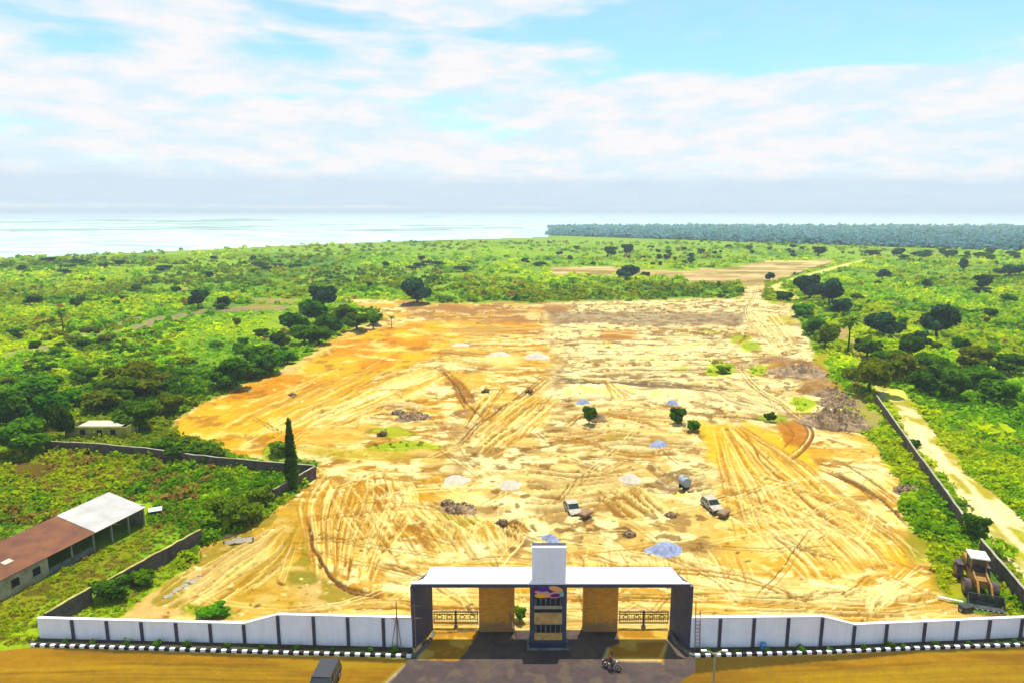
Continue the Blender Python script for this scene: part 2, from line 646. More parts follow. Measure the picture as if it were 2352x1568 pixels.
def blob(cx, cy, rx, ry, col, a=1.0, rot=0.0, dz=0.0, soft=0.35, warp=0.6, cls=None):
    R = max(rx, ry) + 30
    sl = rowcol(cx - R, cx + R, cy - R, cy + R)
    x = PX[sl] + (QX[sl] - PX[sl]) * warp - cx
    y = PY[sl] + (QY[sl] - PY[sl]) * warp - cy
    if rot:
        cr, sr = math.cos(rot), math.sin(rot)
        x, y = x * cr + y * sr, -x * sr + y * cr
    d = np.sqrt((x / rx) ** 2 + (y / ry) ** 2)
    m = 1 - sstep(1 - soft, 1 + soft * 0.3, d)
    if col is not None:
        IMG[sl] = IMG[sl] * (1 - (m * a)[..., None]) + np.array(col, dtype=np.float32) * (m * a)[..., None]
    if dz:
        HG[sl] += dz * np.clip(1 - d, 0, 1) ** 0.8
    if cls is not None:
        CLS[sl] = np.where(m > 0.5, cls, CLS[sl])


NOVEG = np.zeros((R_, C_), dtype=bool)


def stroke(pts, w, col, a=0.7, dz=0.0, fade=True, wob=0.5, cls=None, bald=False):
    """a wheel rut or ridge; w = width in survey pixels at row 1300"""
    tot = sum(math.dist(p, q) for p, q in zip(pts[:-1], pts[1:])) + 1e-6
    acc = 0.0
    col = np.array(col, dtype=np.float32)
    for (x0, y0), (x1, y1) in zip(pts[:-1], pts[1:]):
        sl = rowcol(min(x0, x1), max(x0, x1), min(y0, y1), max(y0, y1), w * 2 + 12)
        X = PX[sl] + (QX[sl] - PX[sl]) * wob * 0.3
        Y = PY[sl] + (QY[sl] - PY[sl]) * wob * 0.3
        if X.size == 0: continue
        dx, dy = x1 - x0, y1 - y0
        l2 = dx * dx + dy * dy + 1e-6
        t = np.clip(((X - x0) * dx + (Y - y0) * dy) / l2, 0, 1)
        d = np.hypot(X - (x0 + t * dx), Y - (y0 + t * dy))
        ww = w * PERS[sl]
        m = np.clip(1.25 - d / np.maximum(ww, 1.2), 0, 1)
        m = np.minimum(m, 1.0)
        if fade:
            u = (acc + t * math.sqrt(l2)) / tot
            m = m * np.clip(np.minimum(u, 1 - u) * 6 + 0.05, 0, 1)
        k = (m * a)[..., None]
        IMG[sl] = IMG[sl] * (1 - k) + col * k
        if dz:
            HG[sl] += dz * m
        if cls is not None:
            CLS[sl] = np.where(m > 0.55, cls, CLS[sl])
        if bald:
            NOVEG[sl] |= m > 0.3
        acc += math.sqrt(l2)


def poly_in(p):
    ci, ri = int((p[0] - pxs[0]) / STEP), int((pys[0] - p[1]) / STEP)
    return 0 <= ri < R_ and 0 <= ci < C_ and CLS[ri, ci] == 1


def curve(pts, n=8):
    """smooth a polyline (Catmull-Rom)"""
    P = [pts[0]] + list(pts) + [pts[-1]]
    out_ = []
    for i in range(1, len(P) - 2):
        for k in range(n):
            t = k / n
            q = []
            for c in (0, 1):
                p0, p1, p2, p3 = P[i - 1][c], P[i][c], P[i + 1][c], P[i + 2][c]
                q.append(0.5 * (2 * p1 + (p2 - p0) * t + (2 * p0 - 5 * p1 + 4 * p2 - p3) * t * t + (3 * p1 - p0 - 3 * p2 + p3) * t ** 3))
            out_.append(tuple(q))
    out_.append(tuple(pts[-1]))
    return out_


def family(A, B, n, cols, w=(1.5, 3.5), a=(0.35, 0.8), dz=0.05, jit=5, part=True, seed=1):
    r = random.Random(seed)
    n = int(n * 1.5)
    for i in range(n):
        t = (i + r.random()) / n
        pts = [(a_[0] * (1 - t) + b_[0] * t + r.uniform(-jit, jit), a_[1] * (1 - t) + b_[1] * t + r.uniform(-jit, jit) * 0.6)
               for a_, b_ in zip(A, B)]
        pts = curve(pts, 5)
        if part:
            k0 = r.randint(0, max(0, len(pts) // 2))
            k1 = r.randint(min(len(pts), k0 + 5), len(pts))
            pts = pts[k0:max(k1, k0 + 3)]
        if len(pts) < 2: continue
        c = r.choice(cols)
        dark = c[0] < 0.6
        stroke(pts, r.uniform(*w), c, r.uniform(*a), -dz if dark else dz)  # dark grooves, pale ridges: part of their shading is painted in


# colours of the soils; the rut browns also carry the shade of the ruts
SAND = (0.74, 0.55, 0.27)
SANDL = (0.86, 0.74, 0.48)
SANDW = (0.88, 0.82, 0.68)
SANDP = (0.70, 0.54, 0.38)
OCHRE = (0.62, 0.38, 0.05)
ORANGE = (0.70, 0.37, 0.015)
RUT = (0.44, 0.24, 0.05)  # brown soil, darkened to suggest shade inside the ruts
RUTD = (0.27, 0.15, 0.06)
BROWN = (0.36, 0.20, 0.11)
MAUVE = (0.33, 0.24, 0.22)
YGRASS = (0.36, 0.36, 0.015)
GRASS = (0.16, 0.30, 0.012)
GRASSD = (0.06, 0.15, 0.012)

nA = fbm(WX / 40, WY / 60, 5, 3)
nB = fbm(WX / 9, WY / 14, 5, 5)
nC = fbm(WX / 2.2, WY / 3.0, 4, 9)
veg = (nA * 0.5 + nB * 0.35 + nC * 0.15)
lo, mi_, hi = np.array(GRASSD), np.array(GRASS), np.array((0.30, 0.40, 0.02))
k1 = sstep(0.30, 0.52, veg)[..., None]
k2 = sstep(0.48, 0.68, veg)[..., None]
IMG[...] = (lo * (1 - k1) + mi_ * k1) * (1 - k2) + hi * k2
# meadow grass painted paler towards the shore, standing in for distance haze
mea = sstep(640, 575, PY) * sstep(0.35, 0.6, nA + (600 - PY) / 200)
paint(mea, (0.26, 0.40, 0.05), 0.75)
# brownish scrub by the old farm, bottom left
for (x, y, rx, ry) in ((60, 1080, 90, 30), (200, 1075, 110, 24), (150, 1120, 80, 22), (330, 1100, 70, 14), (90, 1360, 70, 24),
                       (230, 1330, 160, 12), (300, 1290, 120, 12), (1130, 640, 90, 6)):
    blob(x, y, rx, ry, (0.34, 0.18, 0.03), 0.6, warp=1.0, soft=0.8)
blob(230, 990, 90, 22, YGRASS, 0.8)
paint(poly([(-100, 1420), (100, 1330), (350, 1200), (420, 1190), (300, 1280), (100, 1400), (0, 1470), (-200, 1500)], 1.0) * 0.75, (0.22, 0.20, 0.02))
# beds and bare strips in the market garden, upper left
for (x0, y0, x1, y1) in ((0, 818, 110, 800), (230, 755, 330, 728), (250, 768, 360, 738), (330, 740, 420, 722), (380, 728, 480, 712),
                         (480, 712, 700, 705), (540, 690, 700, 690), (60, 805, 120, 795), (170, 775, 240, 762), (390, 668, 470, 664)):
    stroke([(x0, y0), ((x0 + x1) / 2, (y0 + y1) / 2 + 2), (x1, y1)], 15, (0.46, 0.36, 0.36), 0.9, fade=True, wob=3, bald=True)
for i in range(9):
    y = 775 + i * 9
    stroke([(80 + i * 9, y + 6), (200, y - 3), (330 - i * 6, y - 14)], 4, (0.10, 0.11, 0.03), 0.7, wob=1)
for (x, y, rx, ry) in ((930, 622, 40, 3), (1190, 657, 90, 3), (640, 692, 50, 5), (600, 705, 60, 6)):
    blob(x, y, rx, ry, (0.50, 0.42, 0.20), 0.8)

# --- the cleared site
site = poly([(290, 1412), (385, 1335), (470, 1262), (560, 1215), (650, 1160), (700, 1110), (738, 1068), (640, 1062), (545, 1045), (480, 1020),
             (375, 988), (450, 938), (560, 882), (650, 850), (740, 792), (800, 757), (880, 737), (852, 712), (778, 690), (930, 690), (1020, 697),
             (1250, 697), (1700, 685), (1716, 655), (1752, 655), (1748, 690), (1815, 702), (1850, 765), (1872, 830), (1905, 868),
             (1945, 940), (1990, 1000), (2040, 1050), (2066, 1100), (2080, 1190), (2140, 1270), (2165, 1340), (2190, 1395), (2260, 1425),
             (2352, 1440), (2440, 1475), (1583, 1492), (945, 1492), (500, 1482), (380, 1475), (250, 1440)], 0.8)
far_bare = poly([(1265, 613), (1400, 614), (1560, 624), (1700, 612), (1765, 600), (1925, 598), (1860, 622), (1790, 640), (1762, 652), (1752, 690),
                 (1708, 690), (1716, 655), (1590, 648), (1560, 637), (1400, 632), (1265, 632)], 0.5)
fade_site = blur(site, 2)
paint(fade_site, SAND)
CLS[site > 0.5] = 1
paint(blur(far_bare, 1), (0.62, 0.47, 0.34))
CLS[far_bare > 0.5] = 1
S = np.clip(fade_site, 0, 1)
# broad tone changes of the sand
paint(S * sstep(0.5, 0.66, fbm(WX / 16, WY / 22, 5, 41)), SANDL, 0.85)
paint(S * sstep(0.52, 0.7, fbm(WX / 11 + 9, WY / 12, 5, 55)), (0.70, 0.45, 0.12), 0.8)
paint(S * sstep(0.56, 0.72, fbm(WX / 7, WY / 7, 4, 77)), SANDW, 0.55)
paint(S * sstep(1420, 1360, PY) * sstep(1200, 1260, PY) * sstep(1350, 1500, PX) * sstep(2150, 2000, PX), SANDL, 0.5)
def streaks(mask, u, v, col, lo_, hi_, a, seed, dz=0.0):
    n = fbm(u, v, 4, seed, 0.6)
    m = np.clip(mask * sstep(lo_, hi_, n) * a, 0, 1)
    paint(m, col)
    if dz: HG[...] += dz * m


def polar(px, py):
    c0 = G(px, py)
    return np.hypot(WX - c0.x, WY - c0.y), np.arctan2(WY - c0.y, WX - c0.x)


def zone_m(cx, cy, rx, ry):
    d = np.hypot((QX - cx) / rx, (QY - cy) / ry)
    return S * (1 - sstep(0.75, 1.1, d))


far_half = S * sstep(1040, 960, QY)
for c, lo_, hi_, a, sd in ((RUT, 0.50, 0.58, 0.8, 301), (SANDW, 0.55, 0.64, 0.8, 303), (BROWN, 0.55, 0.62, 0.8, 305), (SANDL, 0.52, 0.6, 0.6, 307)):
    streaks(far_half, WX / 5 + nA * 4, WY / 5 + nB * 4, c, lo_, hi_, a, sd, -0.12 if c[0] < 0.6 else 0.12)
mid_m = S * sstep(940, 1000, QY) * sstep(1300, 1200, QY)
for c, lo_, hi_, a, sd in ((RUT, 0.51, 0.6, 0.8, 311), (SANDW, 0.56, 0.66, 0.7, 313), ((0.5, 0.36, 0.2), 0.54, 0.62, 0.55, 315)):
    streaks(mid_m, WX / 6 + WY / 9, WY / 2.0, c, lo_, hi_, a, sd, -0.08 if c[0] < 0.6 else 0.08)
near_m = S * sstep(1330, 1380, QY)
for c, lo_, hi_, a, sd in ((OCHRE, 0.52, 0.62, 0.7, 321), (SANDL, 0.54, 0.62, 0.6, 323), (RUT, 0.58, 0.66, 0.6, 325)):
    streaks(near_m, WX / 7, WY / 0.5, c, lo_, hi_, a, sd, -0.03)
r_, th = polar(1668, 930)
zf = zone_m(1880, 1130, 280, 190) * sstep(1590, 1660, QX)
for c, lo_, hi_, a, sd in ((OCHRE, 0.50, 0.58, 0.8, 331), (SANDL, 0.52, 0.6, 0.75, 333), (RUT, 0.56, 0.64, 0.7, 335), (SANDW, 0.58, 0.66, 0.7, 337)):
    streaks(zf, th * 26, r_ / 26, c, lo_, hi_, a, sd, -0.06)
r_, th = polar(2360, 1330)
zf = zone_m(1930, 1360, 330, 90)
for c, lo_, hi_, a, sd in ((OCHRE, 0.53, 0.6, 0.6, 341), (SANDW, 0.53, 0.62, 0.7, 343), (RUT, 0.58, 0.65, 0.55, 345)):
    streaks(zf, th * 30, r_ / 18, c, lo_, hi_, a, sd, -0.04)
r_, th = polar(400, 1500)
zf = zone_m(840, 1200, 230, 160)
for c, lo_, hi_, a, sd in ((RUT, 0.52, 0.6, 0.75, 351), (SANDL, 0.52, 0.6, 0.75, 353), (OCHRE, 0.52, 0.6, 0.7, 355)):
    streaks(zf, r_ / 1.1, th * 5, c, lo_, hi_, a, sd, -0.08)
r_, th = polar(1000, 1600)
zf = zone_m(1400, 1290, 330, 70) + zone_m(1120, 1270, 130, 70)
for c, lo_, hi_, a, sd in ((OCHRE, 0.54, 0.62, 0.5, 361), (SANDW, 0.53, 0.62, 0.6, 363), (RUT, 0.6, 0.68, 0.5, 365)):
    streaks(np.clip(zf, 0, 1), r_ / 1.0, th * 8, c, lo_, hi_, a, sd, -0.03)
for (sc_, sd, c, lo_, a) in ((5.0, 401, OCHRE, 0.53, 0.75), (2.4, 403, RUT, 0.57, 0.7), (1.6, 405, SANDW, 0.56, 0.75), (7.0, 407, (0.74, 0.50, 0.12), 0.52, 0.7)):
    paint(S * sstep(lo_, lo_ + 0.08, fbm(WX / sc_ / 1.6 + sd, WY / sc_, 4, sd)) * sstep(1420, 1380, PY), c, a)
# paler, pinker soil across the far right half
pk = S * sstep(1235, 1300, PX + _wn1 * 60) * sstep(1010, 940, PY + _wn2 * 40)
paint(pk, (0.74, 0.60, 0.44), 0.8)
paint(pk * sstep(0.45, 0.65, fbm(WX / 14, WY / 6, 4, 91)), SANDW, 0.85)
paint(pk * sstep(0.55, 0.7, fbm(WX / 30, WY / 7, 4, 97)), (0.50, 0.37, 0.28), 0.7)
pk2 = S * sstep(1000, 1100, PX + _wn1 * 60) * sstep(1700, 1600, PX + _wn1 * 60) * sstep(1320, 1240, PY + _wn2 * 40) * sstep(930, 1000, PY)
paint(pk2, (0.74, 0.60, 0.40), 0.6)
for (sc_, sd, c, lo_, a) in ((2.6, 421, (0.42, 0.28, 0.15), 0.53, 0.75), (1.8, 423, SANDW, 0.52, 0.8), (1.2, 425, RUTD, 0.6, 0.7)):
    paint(np.clip(pk + pk2, 0, 1) * sstep(lo_, lo_ + 0.07, fbm(WX / sc_ / 1.7 + sd, WY / sc_ / 1.5, 4, sd)), c, a)
# orange laterite on the left flank
org = poly([(385, 985), (470, 935), (565, 885), (680, 850), (745, 800), (880, 745), (1200, 732), (1255, 752), (1060, 785), (960, 830), (850, 870),
            (760, 935), (700, 990), (660, 1045), (560, 1045), (470, 1015)], 0.9)
org = blur(org, 4)
paint(org, ORANGE, 0.9)
paint(org * sstep(0.40, 0.60, nB), (0.80, 0.56, 0.07), 0.8)
paint(org * sstep(0.55, 0.7, fbm(WX / 5, WY / 5, 4, 15)), SANDL, 0.65)
paint(org * sstep(0.6, 0.75, fbm(WX / 4, WY / 4, 4, 19)), RUT, 0.7)
paint(blur(poly([(940, 704), (1150, 699), (1330, 704), (1290, 722), (1200, 742), (1060, 744), (930, 724)], 1.6), 5) * (0.35 + 0.65 * sstep(0.42, 0.58, fbm(WX / 9, WY / 9, 4, 511))), (0.46, 0.27, 0.15), 0.85)
paint(blur(poly([(1262, 716), (1720, 718), (1700, 748), (1262, 742)], 0.9), 3), MAUVE, 0.6)
blob(1420, 770, 48, 14, (0.58, 0.30, 0.05), 0.85, dz=0.5)
paint(far_bare * sstep(0.45, 0.58, fbm(WX / 40, WY / 9, 4, 131)), (0.80, 0.68, 0.50), 0.8)
paint(far_bare * sstep(0.52, 0.62, fbm(WX / 30, WY / 8, 4, 133)), (0.36, 0.30, 0.12), 0.7)
# orange fan of earth on the right
fan = blur(poly([(1620, 978), (1700, 968), (1800, 1020), (1880, 1080), (1990, 1180), (2120, 1290), (2080, 1300), (1900, 1190), (1720, 1090), (1640, 1040)], 2.2), 9)
paint(fan, (0.80, 0.56, 0.06), 0.85)
paint(blur(poly([(1780, 965), (1850, 968), (1868, 1000), (1850, 1030), (1800, 1020)], 0.4), 2), (0.55, 0.26, 0.02), 0.8)
# left foreground: yellow scrub soil
lf = blur(poly([(290, 1412), (385, 1335), (560, 1215), (680, 1150), (690, 1250), (760, 1330), (860, 1372), (640, 1400), (560, 1420), (300, 1430)], 0.8), 4)
paint(lf, (0.62, 0.44, 0.10), 0.7)
paint(lf * sstep(0.5, 0.64, nB), SANDP, 0.7)
paint(lf * sstep(0.52, 0.62, fbm(WX / 3, WY / 4, 4, 31)), (0.40, 0.32, 0.02), 0.75)
for (x, y, rx, ry, c, al) in (
        (490, 1410, 70, 16, (0.20, 0.28, 0.02), 0.9), (690, 1320, 45, 22, (0.32, 0.30, 0.02), 0.75), (700, 1260, 14, 50, (0.42, 0.36, 0.02), 0.7),
        (820, 1040, 150, 20, (0.55, 0.45, 0.03), 0.7), (640, 1040, 40, 20, (0.18, 0.30, 0.02), 0.8), (905, 992, 66, 11, YGRASS, 0.9),
        (925, 1020, 95, 11, (0.30, 0.38, 0.015), 0.9), (1060, 1187, 55, 9, YGRASS, 0.9), (990, 1140, 70, 18, (0.68, 0.42, 0.04), 0.8),
        (1000, 1110, 50, 10, OCHRE, 0.8), (850, 940, 70, 16, OCHRE, 0.6), (935, 875, 60, 12, (0.68, 0.44, 0.06), 0.8),
        (1700, 778, 26, 12, YGRASS, 0.95), (1725, 797, 26, 12, (0.28, 0.36, 0.015), 0.9), (1655, 846, 36, 15, (0.32, 0.42, 0.015), 0.95),
        (1745, 848, 27, 12, (0.40, 0.42, 0.015), 0.95), (1785, 842, 26, 8, (0.66, 0.42, 0.03), 0.8), (1565, 846, 27, 7, YGRASS, 0.9), (1845, 926, 33, 17, (0.33, 0.42, 0.015), 0.95),
        (1970, 980, 12, 10, YGRASS, 0.9), (1890, 830, 20, 26, (0.52, 0.44, 0.02), 0.85), (1920, 900, 18, 22, (0.66, 0.46, 0.03), 0.8), (1140, 1005, 26, 8, (0.24, 0.26, 0.04), 0.7),
        (1780, 960, 40, 8, (0.22, 0.32, 0.015), 0.8), (1420, 1005, 40, 14, (0.40, 0.36, 0.03), 0.7), (1800, 735, 40, 12, (0.55, 0.46, 0.08), 0.7), (1605, 762, 60, 4, (0.35, 0.35, 0.04), 0.6),
        (2120, 1230, 60, 60, (0.28, 0.34, 0.02), 0.6), (2200, 1330, 60, 60, (0.40, 0.36, 0.02), 0.8), (2105, 1150, 44, 60, (0.24, 0.36, 0.02), 0.85), (2060, 1040, 34, 40, (0.34, 0.40, 0.02), 0.85),
        (2200, 1240, 50, 40, (0.20, 0.32, 0.02), 0.85), (2330, 1420, 80, 10, BROWN, 0.7), (2010, 1430, 170, 9, (0.66, 0.40, 0.03), 0.85), (840, 1410, 120, 10, OCHRE, 0.7),
        (1800, 1215, 60, 7, OCHRE, 0.7), (1880, 1250, 40, 12, (0.62, 0.42, 0.06), 0.7), (2090, 1120, 46, 8, (0.16, 0.12, 0.11), 0.8)):
    blob(x, y, rx, ry, c, al, warp=0.9)
# bright scraped patches
for (x, y, rx, ry) in ((1100, 1250, 90, 14), (880, 1290, 60, 20), (1650, 905, 60, 16), (1420, 905, 110, 18), (1700, 1090, 60, 20), (1900, 1210, 80, 26),
                       (1990, 1270, 60, 30), (1420, 1290, 150, 16), (1700, 1330, 200, 20), (1810, 760, 70, 12), (1560, 800, 120, 10), (1080, 830, 70, 14), (2000, 1090, 50, 22), (1780, 1250, 90, 20)):
    blob(x, y, rx, ry, SANDW, 0.65, soft=0.9, warp=1.0)
PAL1 = [RUT, OCHRE, SANDL, SANDL, (0.55, 0.33, 0.08)]
PAL2 = [SANDL, SANDL, (0.60, 0.40, 0.13), SANDW, RUT]
PAL3 = [MAUVE, SANDW, SANDW, (0.55, 0.40, 0.26), (0.42, 0.30, 0.20)]
# ploughed fan below the cypress
family([(745, 1085), (690, 1150), (700, 1230), (720, 1330)], [(930, 1085), (960, 1160), (900, 1250), (860, 1340)], 95, PAL1, (1.6, 4.5), (0.5, 0.95), 0.10, 7, seed=2)
family([(740, 1090), (780, 1170), (850, 1260), (900, 1330)], [(1000, 1085), (1080, 1150), (1150, 1230), (1200, 1300)], 60, PAL2, (1.5, 3.5), (0.3, 0.7), 0.06, 9, seed=3)
# fan from the right
family([(1640, 975), (1655, 1060), (1670, 1150), (1690, 1240)], [(1700, 975), (1850, 1060), (2000, 1180), (2150, 1300)], 110, PAL1, (1.4, 4.0), (0.4, 0.9), 0.08, 6, seed=4)
family([(1600, 1150), (1700, 1200), (1800, 1290), (1850, 1350)], [(1740, 1080), (1900, 1140), (2060, 1220), (2130, 1300)], 70, PAL2, (1.4, 3.5), (0.35, 0.8), 0.06, 7, seed=5)
# arcs near the loader
family([(2135, 1320), (2000, 1350), (1800, 1345), (1600, 1330)], [(2170, 1410), (2050, 1420), (1850, 1412), (1600, 1405)], 60, PAL2, (1.2, 3.2), (0.4, 0.85), 0.06, 5, seed=6)
family([(2100, 1270), (2060, 1320), (2000, 1370), (1995, 1420)], [(2160, 1330), (2100, 1360), (2040, 1390), (2000, 1425)], 16, [SANDL, SANDW], (1.2, 2.4), (0.6, 0.9), 0.05, 6, seed=7)
# streaks just inside the gate
family([(640, 1395), (800, 1385), (950, 1380)], [(620, 1425), (800, 1415), (950, 1410)], 26, PAL2, (1.4, 3), (0.4, 0.8), 0.05, 5, seed=8)
family([(860, 1330), (960, 1350), (1100, 1340), (1250, 1345)], [(900, 1260), (1000, 1290), (1150, 1280), (1400, 1300)], 50, PAL2, (1.4, 3), (0.3, 0.7), 0.04, 8, seed=9)
family([(1300, 1260), (1310, 1290), (1300, 1330)], [(1700, 1260), (1720, 1300), (1740, 1340)], 60, PAL2, (1.3, 2.6), (0.25, 0.6), 0.04, 8, seed=10)
family([(950, 1360), (1300, 1365), (1700, 1360)], [(950, 1440), (1300, 1440), (1700, 1430)], 40, PAL2, (1.3, 3), (0.3, 0.7), 0.03, 5, seed=11)
# diagonal windrows in the middle
family([(1260, 860), (1180, 920), (1100, 980), (1040, 1030)], [(1290, 920), (1240, 970), (1180, 1020), (1130, 1050)], 46, PAL1, (1.6, 4.5), (0.5, 0.9), 0.14, 5, seed=12)
family([(1120, 895), (1080, 940), (1050, 990)], [(1170, 880), (1140, 930), (1100, 970)], 16, PAL1, (2, 4), (0.6, 0.9), 0.14, 4, seed=13)
family([(980, 840), (1030, 880), (1070, 940)], [(1000, 835), (1060, 880), (1100, 930)], 10, [RUT, RUTD, OCHRE], (3, 5.5), (0.7, 0.95), 0.3, 3, seed=14)
family([(640, 960), (760, 920), (900, 870), (1000, 840)], [(740, 1000), (860, 950), (960, 900), (1040, 860)], 46, [SANDL, SANDW, OCHRE, (0.72, 0.5, 0.12)], (2, 6), (0.35, 0.8), 0.08, 9, seed=15)
family([(420, 985), (560, 930), (700, 880), (860, 810)], [(600, 1030), (680, 980), (790, 920), (960, 830)], 50, [OCHRE, SANDL, (0.74, 0.5, 0.1), RUT], (1.6, 5), (0.3, 0.75), 0.10, 10, seed=16)
# level bands across the far half
family([(1260, 750), (1450, 755), (1700, 765)], [(1260, 900), (1480, 890), (1720, 880)], 36, PAL3, (1.5, 4.5), (0.3, 0.8), 0.16, 9, seed=17)
family([(940, 745), (1100, 750), (1255, 748)], [(1020, 830), (1120, 850), (1255, 850)], 50, [RUT, SANDL, SANDW, BROWN, OCHRE], (1.5, 4.5), (0.3, 0.8), 0.16, 9, seed=18)
family([(1265, 868), (1400, 870), (1560, 885)], [(1265, 885), (1420, 880), (1700, 905)], 9, [RUTD, MAUVE, SANDW], (2.5, 4.5), (0.6, 0.9), 0.25, 3, seed=19)
family([(1400, 870), (1430, 890), (1470, 905)], [(1380, 880), (1400, 910), (1390, 935)], 24, [SANDW, RUT, (0.75, 0.5, 0.3)], (1.4, 3), (0.5, 0.9), 0.08, 4, seed=20)
family([(1270, 940), (1400, 930), (1600, 945)], [(1270, 1060), (1420, 1040), (1600, 1050)], 70, [RUT, SANDL, SANDP, (0.5, 0.33, 0.16), SANDW], (1.5, 4.5), (0.3, 0.8), 0.14, 12, seed=21)
family([(1200, 1060), (1320, 1080), (1480, 1060)], [(1200, 1180), (1280, 1180), (1500, 1150)], 70, [SANDP, SANDW, RUT, (0.5, 0.33, 0.16), SANDL], (1.5, 4.5), (0.3, 0.8), 0.12, 12, seed=22)
family([(1345, 1130), (1390, 1160), (1440, 1195)], [(1460, 1110), (1500, 1140), (1540, 1180)], 26, [RUT, RUT, SANDL, SANDL], (2, 4.5), (0.5, 0.9), 0.14, 5, seed=23)
family([(960, 1195), (1000, 1215), (1030, 1240)], [(1160, 1195), (1190, 1210), (1200, 1240)], 36, [RUT, SANDL, SANDL, OCHRE], (2, 4.5), (0.5, 0.9), 0.14, 4, seed=24)
family([(1180, 1240), (1150, 1210), (1180, 1190)], [(1240, 1215), (1220, 1200), (1210, 1180)], 10, [RUT, RUTD, SANDL], (2, 4), (0.5, 0.9), 0.12, 4, seed=25)
family([(1500, 1060), (1540, 1090), (1640, 1080)], [(1480, 1130), (1560, 1140), (1650, 1130)], 26, [SANDW, MAUVE, (0.45, 0.3, 0.18)], (2, 5), (0.5, 0.9), 0.2, 6, seed=26)
family([(1690, 870), (1760, 900), (1850, 950)], [(1600, 880), (1680, 930), (1780, 950)], 26, [SANDW, SANDW, SANDP, (0.5, 0.38, 0.3)], (2, 5), (0.4, 0.8), 0.08, 6, seed=27)
family([(330, 1400), (430, 1330), (560, 1250), (660, 1190)], [(480, 1410), (600, 1340), (660, 1280), (690, 1200)], 46, [SANDP, SANDL, (0.46, 0.34, 0.03), (0.5, 0.3, 0.06)], (1.6, 4), (0.35, 0.75), 0.08, 10, seed=28)
family([(1880, 1075), (1960, 1110), (2050, 1190)], [(1900, 1060), (2000, 1080), (2075, 1120)], 16, [SANDW, RUT, SANDL], (1.6, 3.5), (0.5, 0.85), 0.08, 5, seed=29)
family([(1760, 700), (1800, 740), (1840, 800)], [(1700, 705), (1740, 760), (1790, 830)], 24, [SANDL, SANDW, (0.5, 0.38, 0.2)], (2, 4), (0.4, 0.8), 0.05, 6, seed=30)
# twin-track site road coming down from the far bare ground
for off in (-6, 6):
    for pts in ([(1738, 655), (1728, 690), (1712, 712), (1724, 745), (1760, 775), (1790, 800)],
                [(1700, 832), (1702, 852), (1730, 885), (1780, 920), (1830, 955), (1860, 985), (1852, 1015), (1810, 1052)]):
        pts = [(x + off * (y - 470) / 500, y) for x, y in pts]
        stroke(curve(pts), 3.2, (0.36, 0.22, 0.14), 0.85, -0.12)
        stroke(curve([(x + 5 * (y - 470) / 500, y) for x, y in pts]), 3.0, SANDW, 0.8, 0.1)
stroke(curve([(1845, 968), (1868, 992), (1856, 1022), (1815, 1058)]), 4.5, (0.34, 0.16, 0.02), 0.85, -0.15)
stroke(curve([(1790, 960), (1822, 990), (1815, 1010), (1795, 1030)]), 4, (0.5, 0.24, 0.02), 0.8, -0.15)
stroke(curve([(1640, 955), (1720, 958), (1780, 965)]), 4, (0.14, 0.12, 0.10), 0.8, -0.4)
stroke(curve([(1930, 1060), (1990, 1095), (2040, 1130)]), 3, (0.20, 0.14, 0.08), 0.8, -0.25)
stroke(curve([(1500, 878), (1600, 884), (1700, 893)]), 3, (0.22, 0.14, 0.13), 0.8, -0.3)
stroke(curve([(1700, 815), (1780, 818), (1850, 805)]), 3, (0.22, 0.14, 0.13), 0.8, -0.3)
for pts, w_, c in (([(1000, 838), (1040, 880), (1080, 935), (1110, 960)], 3.5, RUTD), ([(1030, 1030), (1100, 975), (1180, 915), (1255, 862)], 3.5, RUTD),
                   ([(1400, 870), (1480, 872), (1600, 882), (1700, 893)], 3.0, (0.24, 0.17, 0.14)), ([(1265, 868), (1330, 874), (1380, 880)], 3.5, (0.24, 0.17, 0.14)),
                   ([(1280, 985), (1340, 950), (1450, 960), (1520, 985)], 3.5, RUT), ([(1300, 1330), (1500, 1300), (1700, 1320), (1900, 1390)], 2.4, RUT),
                   ([(700, 1180), (720, 1260), (780, 1330), (880, 1370)], 4, RUTD), ([(1230, 1000), (1330, 1010), (1450, 1040), (1560, 1030)], 3, RUT),
                   ([(1900, 1075), (1970, 1110), (2040, 1160), (2080, 1200)], 3, RUTD), ([(560, 1000), (700, 960), (850, 900), (990, 850)], 4, SANDL), ([(1700, 985), (1760, 1060), (1850, 1150), (1960, 1230)], 3.5, RUT)):
    for o_ in (0, 9):
        stroke(curve([(x + o_ * 0.5, y + o_ * (y - 470) / 800) for x, y in pts]), w_, c, 0.85, -0.14, wob=1.5)
# berms of pushed-up soil along the left edge
for (x0, y0, x1, y1) in ((650, 852, 710, 835), (720, 815, 770, 795), (790, 770, 840, 752), (845, 748, 880, 740)):
    stroke([(x0, y0), (x1, y1)], 12, (0.72, 0.60, 0.30), 0.8, 0.9, wob=2)
for (x, y, rx, ry, c, dz) in ((1830, 850, 75, 26, BROWN, 1.2), (1790, 825, 50, 12, (0.42, 0.26, 0.2), 0.7), (1880, 885, 60, 16, (0.45, 0.28, 0.15), 0.9),
                              (1150, 830, 60, 16, SANDL, 0.9), (1100, 760, 80, 14, (0.6, 0.42, 0.2), 0.8), (930, 935, 60, 14, SANDP, 0.8), (1055, 1145, 60, 16, SANDL, 0.8),
                              (1560, 1095, 50, 14, (0.42, 0.30, 0.18), 0.7), (1330, 905, 80, 16, SANDW, 0.7), (1540, 905, 80, 16, SANDW, 0.7)):
    blob(x, y, rx, ry, c, 0.75, dz=dz, soft=0.6, warp=1.0)
